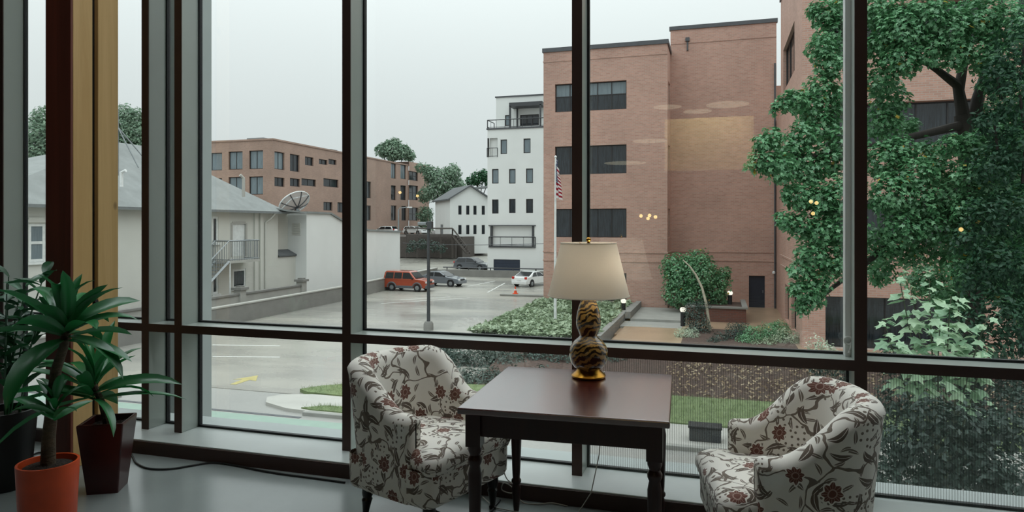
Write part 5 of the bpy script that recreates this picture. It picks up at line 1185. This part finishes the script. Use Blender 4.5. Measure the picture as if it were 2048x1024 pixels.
suv_prof = [(-2.12,.32),(2.1,.32),(2.15,.6),(2.12,.95),(1.98,1.05),(1.15,1.14),(.55,1.72),(.35,1.80),(-1.95,1.82),(-2.1,1.7),(-2.18,1.1),(-2.16,.6)]
car('boxy orange-red car with grey cladding parked in the wet lot', sp_, math.radians(-4), suv_prof, 1.08, paint_mat('orange_red_paint', '#a04a33'), 4.3, 1.82,
    [[(-2.0,1.15),(-1.15,1.15),(-1.15,1.68),(-1.92,1.68)], [(-1.05,1.15),(-.28,1.15),(-.28,1.68),(-1.05,1.68)], [(-.18,1.15),(.95,1.15),(.45,1.68),(-.18,1.68)]],
    (1.33, -1.28), .35, clad=pm('grey_cladding', '#565a5e', .6), shield=(1.13,1.16,.58,1.70), rear=(-2.18,1.15,-2.11,1.68), lights=(.83, 1.0))
sp2 = on_z(878, 574, G); sp2 = on_z(866, 574, G)
sed_prof = [(-2.2,.30),(2.2,.30),(2.28,.55),(2.18,.78),(1.0,.95),(.2,1.40),(-.2,1.46),(-.9,1.43),(-1.75,1.02),(-2.2,.96),(-2.28,.6)]
sed_w = [[(-1.35,.98),(-.5,.98),(-.5,1.38),(-.95,1.36)], [(-.42,.98),(.75,.96),(.15,1.36),(-.42,1.39)]]
car('dark silver car parked just behind the orange-red car', Vector((sp2.x+.3, sp2.y+1.6, G)), math.radians(-6), sed_prof, .95, paint_mat('dark_silver_paint', '#6f757b'), 4.5, 1.8, sed_w, (1.4, -1.4), .33, shield=(.98,.97,.2,1.39), rear=(-1.72,1.03,-.92,1.42), lights=(.68,.82))
sp3 = on_z(1064, 571, G)
car('white sedan seen from behind, parked at the far wall', sp3, math.radians(72), sed_prof, .95, paint_mat('white_paint_car', '#dcdedd'), 4.5, 1.85, sed_w, (1.4, -1.4), .33, shield=(.98,.97,.2,1.39), rear=(-1.72,1.03,-.92,1.42), lights=(.68,.86))
wag = [(-2.2,.30),(2.2,.30),(2.28,.55),(2.18,.85),(1.1,1.0),(.35,1.5),(-.1,1.58),(-1.7,1.55),(-2.1,1.05),(-2.25,.6)]
wag_w = [[(-1.85,1.06),(-.6,1.05),(-.6,1.48),(-1.6,1.47)], [(-.5,1.05),(.85,1.03),(.25,1.46),(-.5,1.5)]]
q = at(946, 543, 84); car('dark grey car on the upper lot behind the low wall', Vector((q.x, q.y, -4.05)), math.radians(-8), wag, 1.0, paint_mat('charcoal_paint', '#4b4f54'), 4.5, 1.85, wag_w, (1.4,-1.4), .34, shield=(1.08,1.03,.36,1.48), rear=(-2.08,1.08,-1.72,1.52), lights=(.75,.95))
q = at(830, 470.5, 126); car('white car far off in front of the brown brick offices', Vector((q.x, q.y, -.25)), math.radians(-15), wag, 1.0, bpy.data.materials['white_paint_car'], 4.5, 1.85, wag_w, (1.4,-1.4), .34, shield=(1.08,1.03,.36,1.48), rear=(-2.08,1.08,-1.72,1.52), lights=(.75,.95))
q = at(770, 466, 118); car('white car half hidden by the top of the blank wall', Vector((q.x, q.y, -.25)), math.radians(175), wag, 1.0, bpy.data.materials['white_paint_car'], 4.5, 1.85, wag_w, (1.4,-1.4), .34, shield=(1.08,1.03,.36,1.48), rear=(-2.08,1.08,-1.72,1.52), lights=(.75,.95))
shrub('dark scrub under the wooden deck', [B(825,492,95,12),B(845,488,95,12),B(868,492,95,12),B(885,497,94.5,9),B(818,500,94,7)], M['hedge'], 250, .3, 95, cat='shrub')
# ================================================================ far trees
def far_tree(label, blobs, seed, zb, mat='fartree', dens=95, size=.42):
    rng = np.random.default_rng(seed); c0 = Vector(blobs[0][0]); t = thing('broadleaf_tree', label, 'tree', (c0.x, c0.y, zb))
    P, N, S = blob_leaves(blobs, dens, size, rng, .4, .5)
    o = bpy.data.objects.new('foliage', leaf_mesh('foliage', P, N, S, OVAL, M[mat], rng)); COL.objects.link(o); o.parent = t; o.location = -wloc(t); o['kind'] = 'stuff'
    m = MB(); m.tube([(c0.x, c0.y, zb), (c0.x, c0.y, c0.z)], [.35, .18], 7)
    for c, r in blobs[1:4]: m.tube([(c0.x, c0.y, (zb+c0.z)/2), tuple(c)], [.16, .06], 5)
    obj('trunk', m, M['trunk'], t)
far_tree('round green tree rising behind the brown brick offices', [B(785,302,160,20),B(765,300,160,14),B(808,304,160,16),B(790,288,160,12),B(820,312,160,10),B(776,290,160,10)], 1, -.3, dens=190, size=.7)
far_tree('leafy green tree left of the white gabled house', [B(885,360,128,26),B(862,350,128,18),B(905,345,128,18),B(870,380,128,22),B(900,385,128,18),B(855,340,128,12),B(918,368,128,12),B(840,335,128,10),B(850,390,134,16),B(850,430,134,18),B(850,455,134,14)], 2, -1.5, dens=200, size=.55)
far_tree('dark tree top behind the gabled roof', [B(955,356,150,14),B(942,362,150,10),B(968,350,150,12),B(978,360,150,12)], 3, -2, dens=200, size=.6, mat='maple_dark')
far_tree('big green tree behind the grey roof, left of the column', [B(75,270,62,42),B(50,290,62,36),B(95,300,62,40),B(85,235,62,22),B(70,320,62,36),B(25,300,62,40),B(110,255,62,36),B(45,335,62,30),B(20,340,62,36),B(130,320,62,40),B(160,290,62,40)], 4, -4, dens=300, size=.36)
far_tree('green tree behind the grey roof, right of the column', [B(258,250,78,34),B(235,270,78,34),B(280,265,78,34),B(250,225,78,18),B(275,235,78,20),B(255,290,78,36),B(225,300,78,30),B(290,300,78,34),B(210,260,78,30)], 5, -4, dens=300, size=.36)
# ================================================================ the big maple in front of the right wing
def maple():
    L = [(1512,325,15.5,22),(1535,325,15.5,26),(1562,335,15.5,34),(1525,290,15.5,22),(1545,275,15.5,24),(1580,310,16,40),(1610,340,16,44),(1570,205,16,22),(1592,200,16,26),(1550,215,16,12),(1620,215,16.5,36),(1645,180,16.5,36),(1640,250,16.5,40),(1605,275,16,36),
         (1660,130,16.5,34),(1640,95,16.5,30),(1665,65,17,36),(1650,30,17,30),(1685,20,17,36),(1630,20,17,18),(1680,100,17,34),(1690,200,16.5,40),(1690,290,16,44),(1660,320,16,40),(1600,395,15.5,30),(1640,400,15.5,40),(1680,390,15.5,44),(1575,385,15.5,18),
         (1570,440,15.5,22),(1600,450,15.5,30),(1640,460,15.5,40),(1690,460,15.5,44),(1620,510,15.5,34),(1660,520,15.5,34),(1600,540,15.5,24),(1640,560,15.5,28),(1610,585,15.5,30),(1590,575,15.5,18),(1605,615,15.5,20),(1635,595,15.5,20),(1690,530,15.5,30),
         (1760,20,16.5,46),(1800,60,16,50),(1850,25,16,50),(1900,60,16,48),(1960,30,16,50),(2020,50,16,54),(1760,90,16.5,40),(1800,120,16,40),(1760,160,16.5,34),(1850,100,16,40),(1910,105,16,36),(1970,110,16,44),(2030,140,16,44),(1780,200,17,40),(1765,250,17,40),(1820,250,17.5,20),(1990,170,16,30),
         (1770,320,16,44),(1800,300,16,36),(1850,305,16.5,30),(1830,350,15.5,42),(1880,340,16,40),(1780,390,15.5,46),(1840,400,15.5,44),(1895,400,15.5,40),(1920,440,15.5,40),(1860,455,15.5,44),(1800,455,15.5,44),(1760,490,16,40),(1820,500,16,36),(1890,500,16,40),(1760,540,16.5,32),
         (1985,270,15.3,36),(1940,290,15.2,30),(1900,290,15.2,26),(1935,350,15,34),(1980,370,15,40),(1935,420,15,36),(1940,480,15,38),(1990,440,15,40),(1930,540,15,36),(1980,520,15,40),(2030,300,15,44),(2040,400,15,44),(2040,520,15,44),(1900,600,16,36),(1980,240,17,40),(2030,230,17,50),(2000,300,17,50),(1960,330,17,36),(2040,330,17,50),(1960,400,17,50),(2020,400,17,56),(1960,470,17,50),(2030,480,17,56),(1950,540,17,46),(2010,560,17,54),(2050,600,17,50),(2090,200,16,60),(2090,350,16,60),(2090,480,16,60),(2100,60,16,60),(1850,560,18,40),(1900,580,18,44)]
    blobs = [B(*q) for q in L]
    return blobs
mp = shrub('large green maple with lobed leaves covering the right wing of the brick office', maple(), M['maple'], 2300, .115, 77, 'maple_tree', .55, LOBED, .35, stem=False, cat='tree', parts=300)
tb = on_z(1945, 960, G); T0 = at(1940, 330, 17.0); g0 = Vector((T0.x, T0.y, G))
br = [([g0, (T0.x, T0.y, -1), T0, at(1925,230,17)], [.34,.28,.24,.19]), ([at(1938,300,17), at(1955,200,17), at(1990,90,17), at(2010,-40,17)], [.17,.14,.1,.06]), ([at(1928,240,17), at(1915,170,17), at(1875,140,16.7), at(1800,90,16.5)], [.16,.12,.08,.04]), ([at(1918,180,17), at(1935,80,17), at(1930,-40,17)], [.12,.09,.05]),
      ([at(1940,360,17), at(1850,420,16.4), at(1740,520,16), at(1665,575,15.7), at(1625,612,15.5)], [.13,.10,.07,.05,.025]), ([at(1925,250,17), at(1840,270,16.6), at(1700,300,16.2), at(1580,320,15.7)], [.12,.09,.06,.03]), ([at(1850,420,16.4), at(1740,410,16), at(1620,430,15.6)], [.07,.05,.02]), ([at(1800,90,16.5), at(1700,70,16.8), at(1650,60,17)], [.05,.04,.02])]
for k, (p, r) in enumerate(br): obj('trunk' if k == 0 else 'branch', MB().tube(p, r, 9), M['trunk'], mp, smooth=True)
# added tree before the maple; right-edge shade put into its leaf colour
M['shade_leaf'] = leaf_mat('shade_dark_leaf', '#1f3d2b', '#2c5139', rough=.5, trans=.2, gl=.03)
shrub('added dense tree before the maple at the right edge, shade put in its leaf colour', [B(*q) for q in [(1995,150,14.4,40),(2050,90,14.4,60),(2040,190,14.2,60),(1990,250,14.4,40),(2050,300,14.2,60),(1985,330,14.3,46),(2040,420,14,60),(1975,430,14.2,46),(1990,520,14,50),(2050,540,14,60),(1950,560,14.2,40),(2000,620,13.8,54),(2050,660,13.8,60),(1940,650,14,40),(1990,700,13.8,44),(2110,200,14.3,60),(2110,400,14.2,60),(2110,600,14,60),(1930,480,14.4,30),(1965,240,14.5,24)]], M['shade_leaf'], 1500, .12, 78, 'shade_fill_tree', .4, OVAL, .4, cat='tree')
# shrubs seen through the lower right glass
shrub('dark green bushes below the transom at the right', [B(1800,800,13,50),B(1870,830,12.5,60),B(1950,850,12.5,60),B(2030,830,13,70),B(1790,890,12,46),B(1860,920,12,60),B(1950,940,12,60),B(2030,960,12,60),B(1780,960,12,40),B(1890,990,12,60),B(2000,1000,12,50),B(1790,720,14.5,40),B(1850,745,14.5,40),B(1930,760,14.5,44),B(2020,760,14.5,50),B(1860,830,7.7,46),B(1800,880,7.7,46),B(1930,860,7.7,50),B(1870,900,7.6,60),B(1960,930,7.6,56),B(1790,960,7.6,46),B(1880,980,7.6,60),B(2010,980,7.6,56),B(2010,860,7.8,46)], M['hedge'], 3000, .095, 79, 'bush', .45, OVAL, .4, cat='bush')
shrub('dark low bushes behind the right armchair, at the top of the mulch bank', [B(1640,735,25,26),B(1690,745,24,30),B(1600,728,27,20),B(1540,722,29,16),B(1500,720,30,12)], M['hedge'], 1000, .14, 80, cat='bush', name='bush')
shrub('grey-green rounded bush at the foot of the wing corner', [B(1632,688,29.5,20),B(1650,700,29,20),B(1665,712,28.5,18)], M['silver_leaf'], 700, .13, 81)
# young maple just outside the right pane
M['greenstem'] = pm('green_brown_stem', '#4b5442', .8, var=.2)
sg = thing('young_maple', 'pale green young maple saplings just outside the right pane', 'tree', tuple(at(1880, 1200, 9)))
rs = random.Random(4); rng = np.random.default_rng(90); P = []; N = []; S = []
shoots = [((1880,930),(1830,720),(1797,548),8.6),((1885,930),(1850,730),(1822,580),8.7),((1880,930),(1862,720),(1858,545),8.5),((1890,930),(1890,720),(1902,592),8.6),((1895,930),(1925,760),(1978,628),8.4),((1870,930),(1800,760),(1768,640),8.3),((1890,930),(1930,730),(1915,600),8.8),((1880,930),(1840,760),(1790,690),8.2),((1895,930),(1950,800),(1965,700),8.5),((1885,930),(1870,760),(1880,650),8.2)]
root = at(1880, 1200, 9)
for a, b_, c, t_ in shoots:
    A, Bm, C_ = at(*a, t_+.3), at(*b_, t_), at(*c, t_)
    pts = [root]+[A*(1-s)**2+Bm*2*s*(1-s)+C_*s*s for s in [k/8 for k in range(9)]]
    obj('stem', MB().tube(pts, [.022]+[.016-.0014*k for k in range(9)], 6), M['greenstem'], sg, smooth=True)
    for k in range(30):
        s = .40+.60*(k/29)**.85; p = A*(1-s)**2+Bm*2*s*(1-s)+C_*s*s
        az = k*2.4+rs.uniform(-.4,.4); reach = (.17*(1.06-s)+.055)*rs.uniform(.7,1.2)
        P.append(p+Vector((math.cos(az)*reach, math.sin(az)*reach, rs.uniform(-.02,.05)))); N.append((math.cos(az)*.5, math.sin(az)*.5-.15, .9)); S.append((.19 if s < .85 else .12)*rs.uniform(.8,1.2))
P = np.array([tuple(p) for p in P]); N = np.array(N); S = np.array(S)
me = bpy.data.meshes.new('leaf'); me.from_pydata(LOBED[0], [], LOBED[1]); me.materials.append(M['sapling'])
leaf_parts(P, N, S, me, sg, rng)
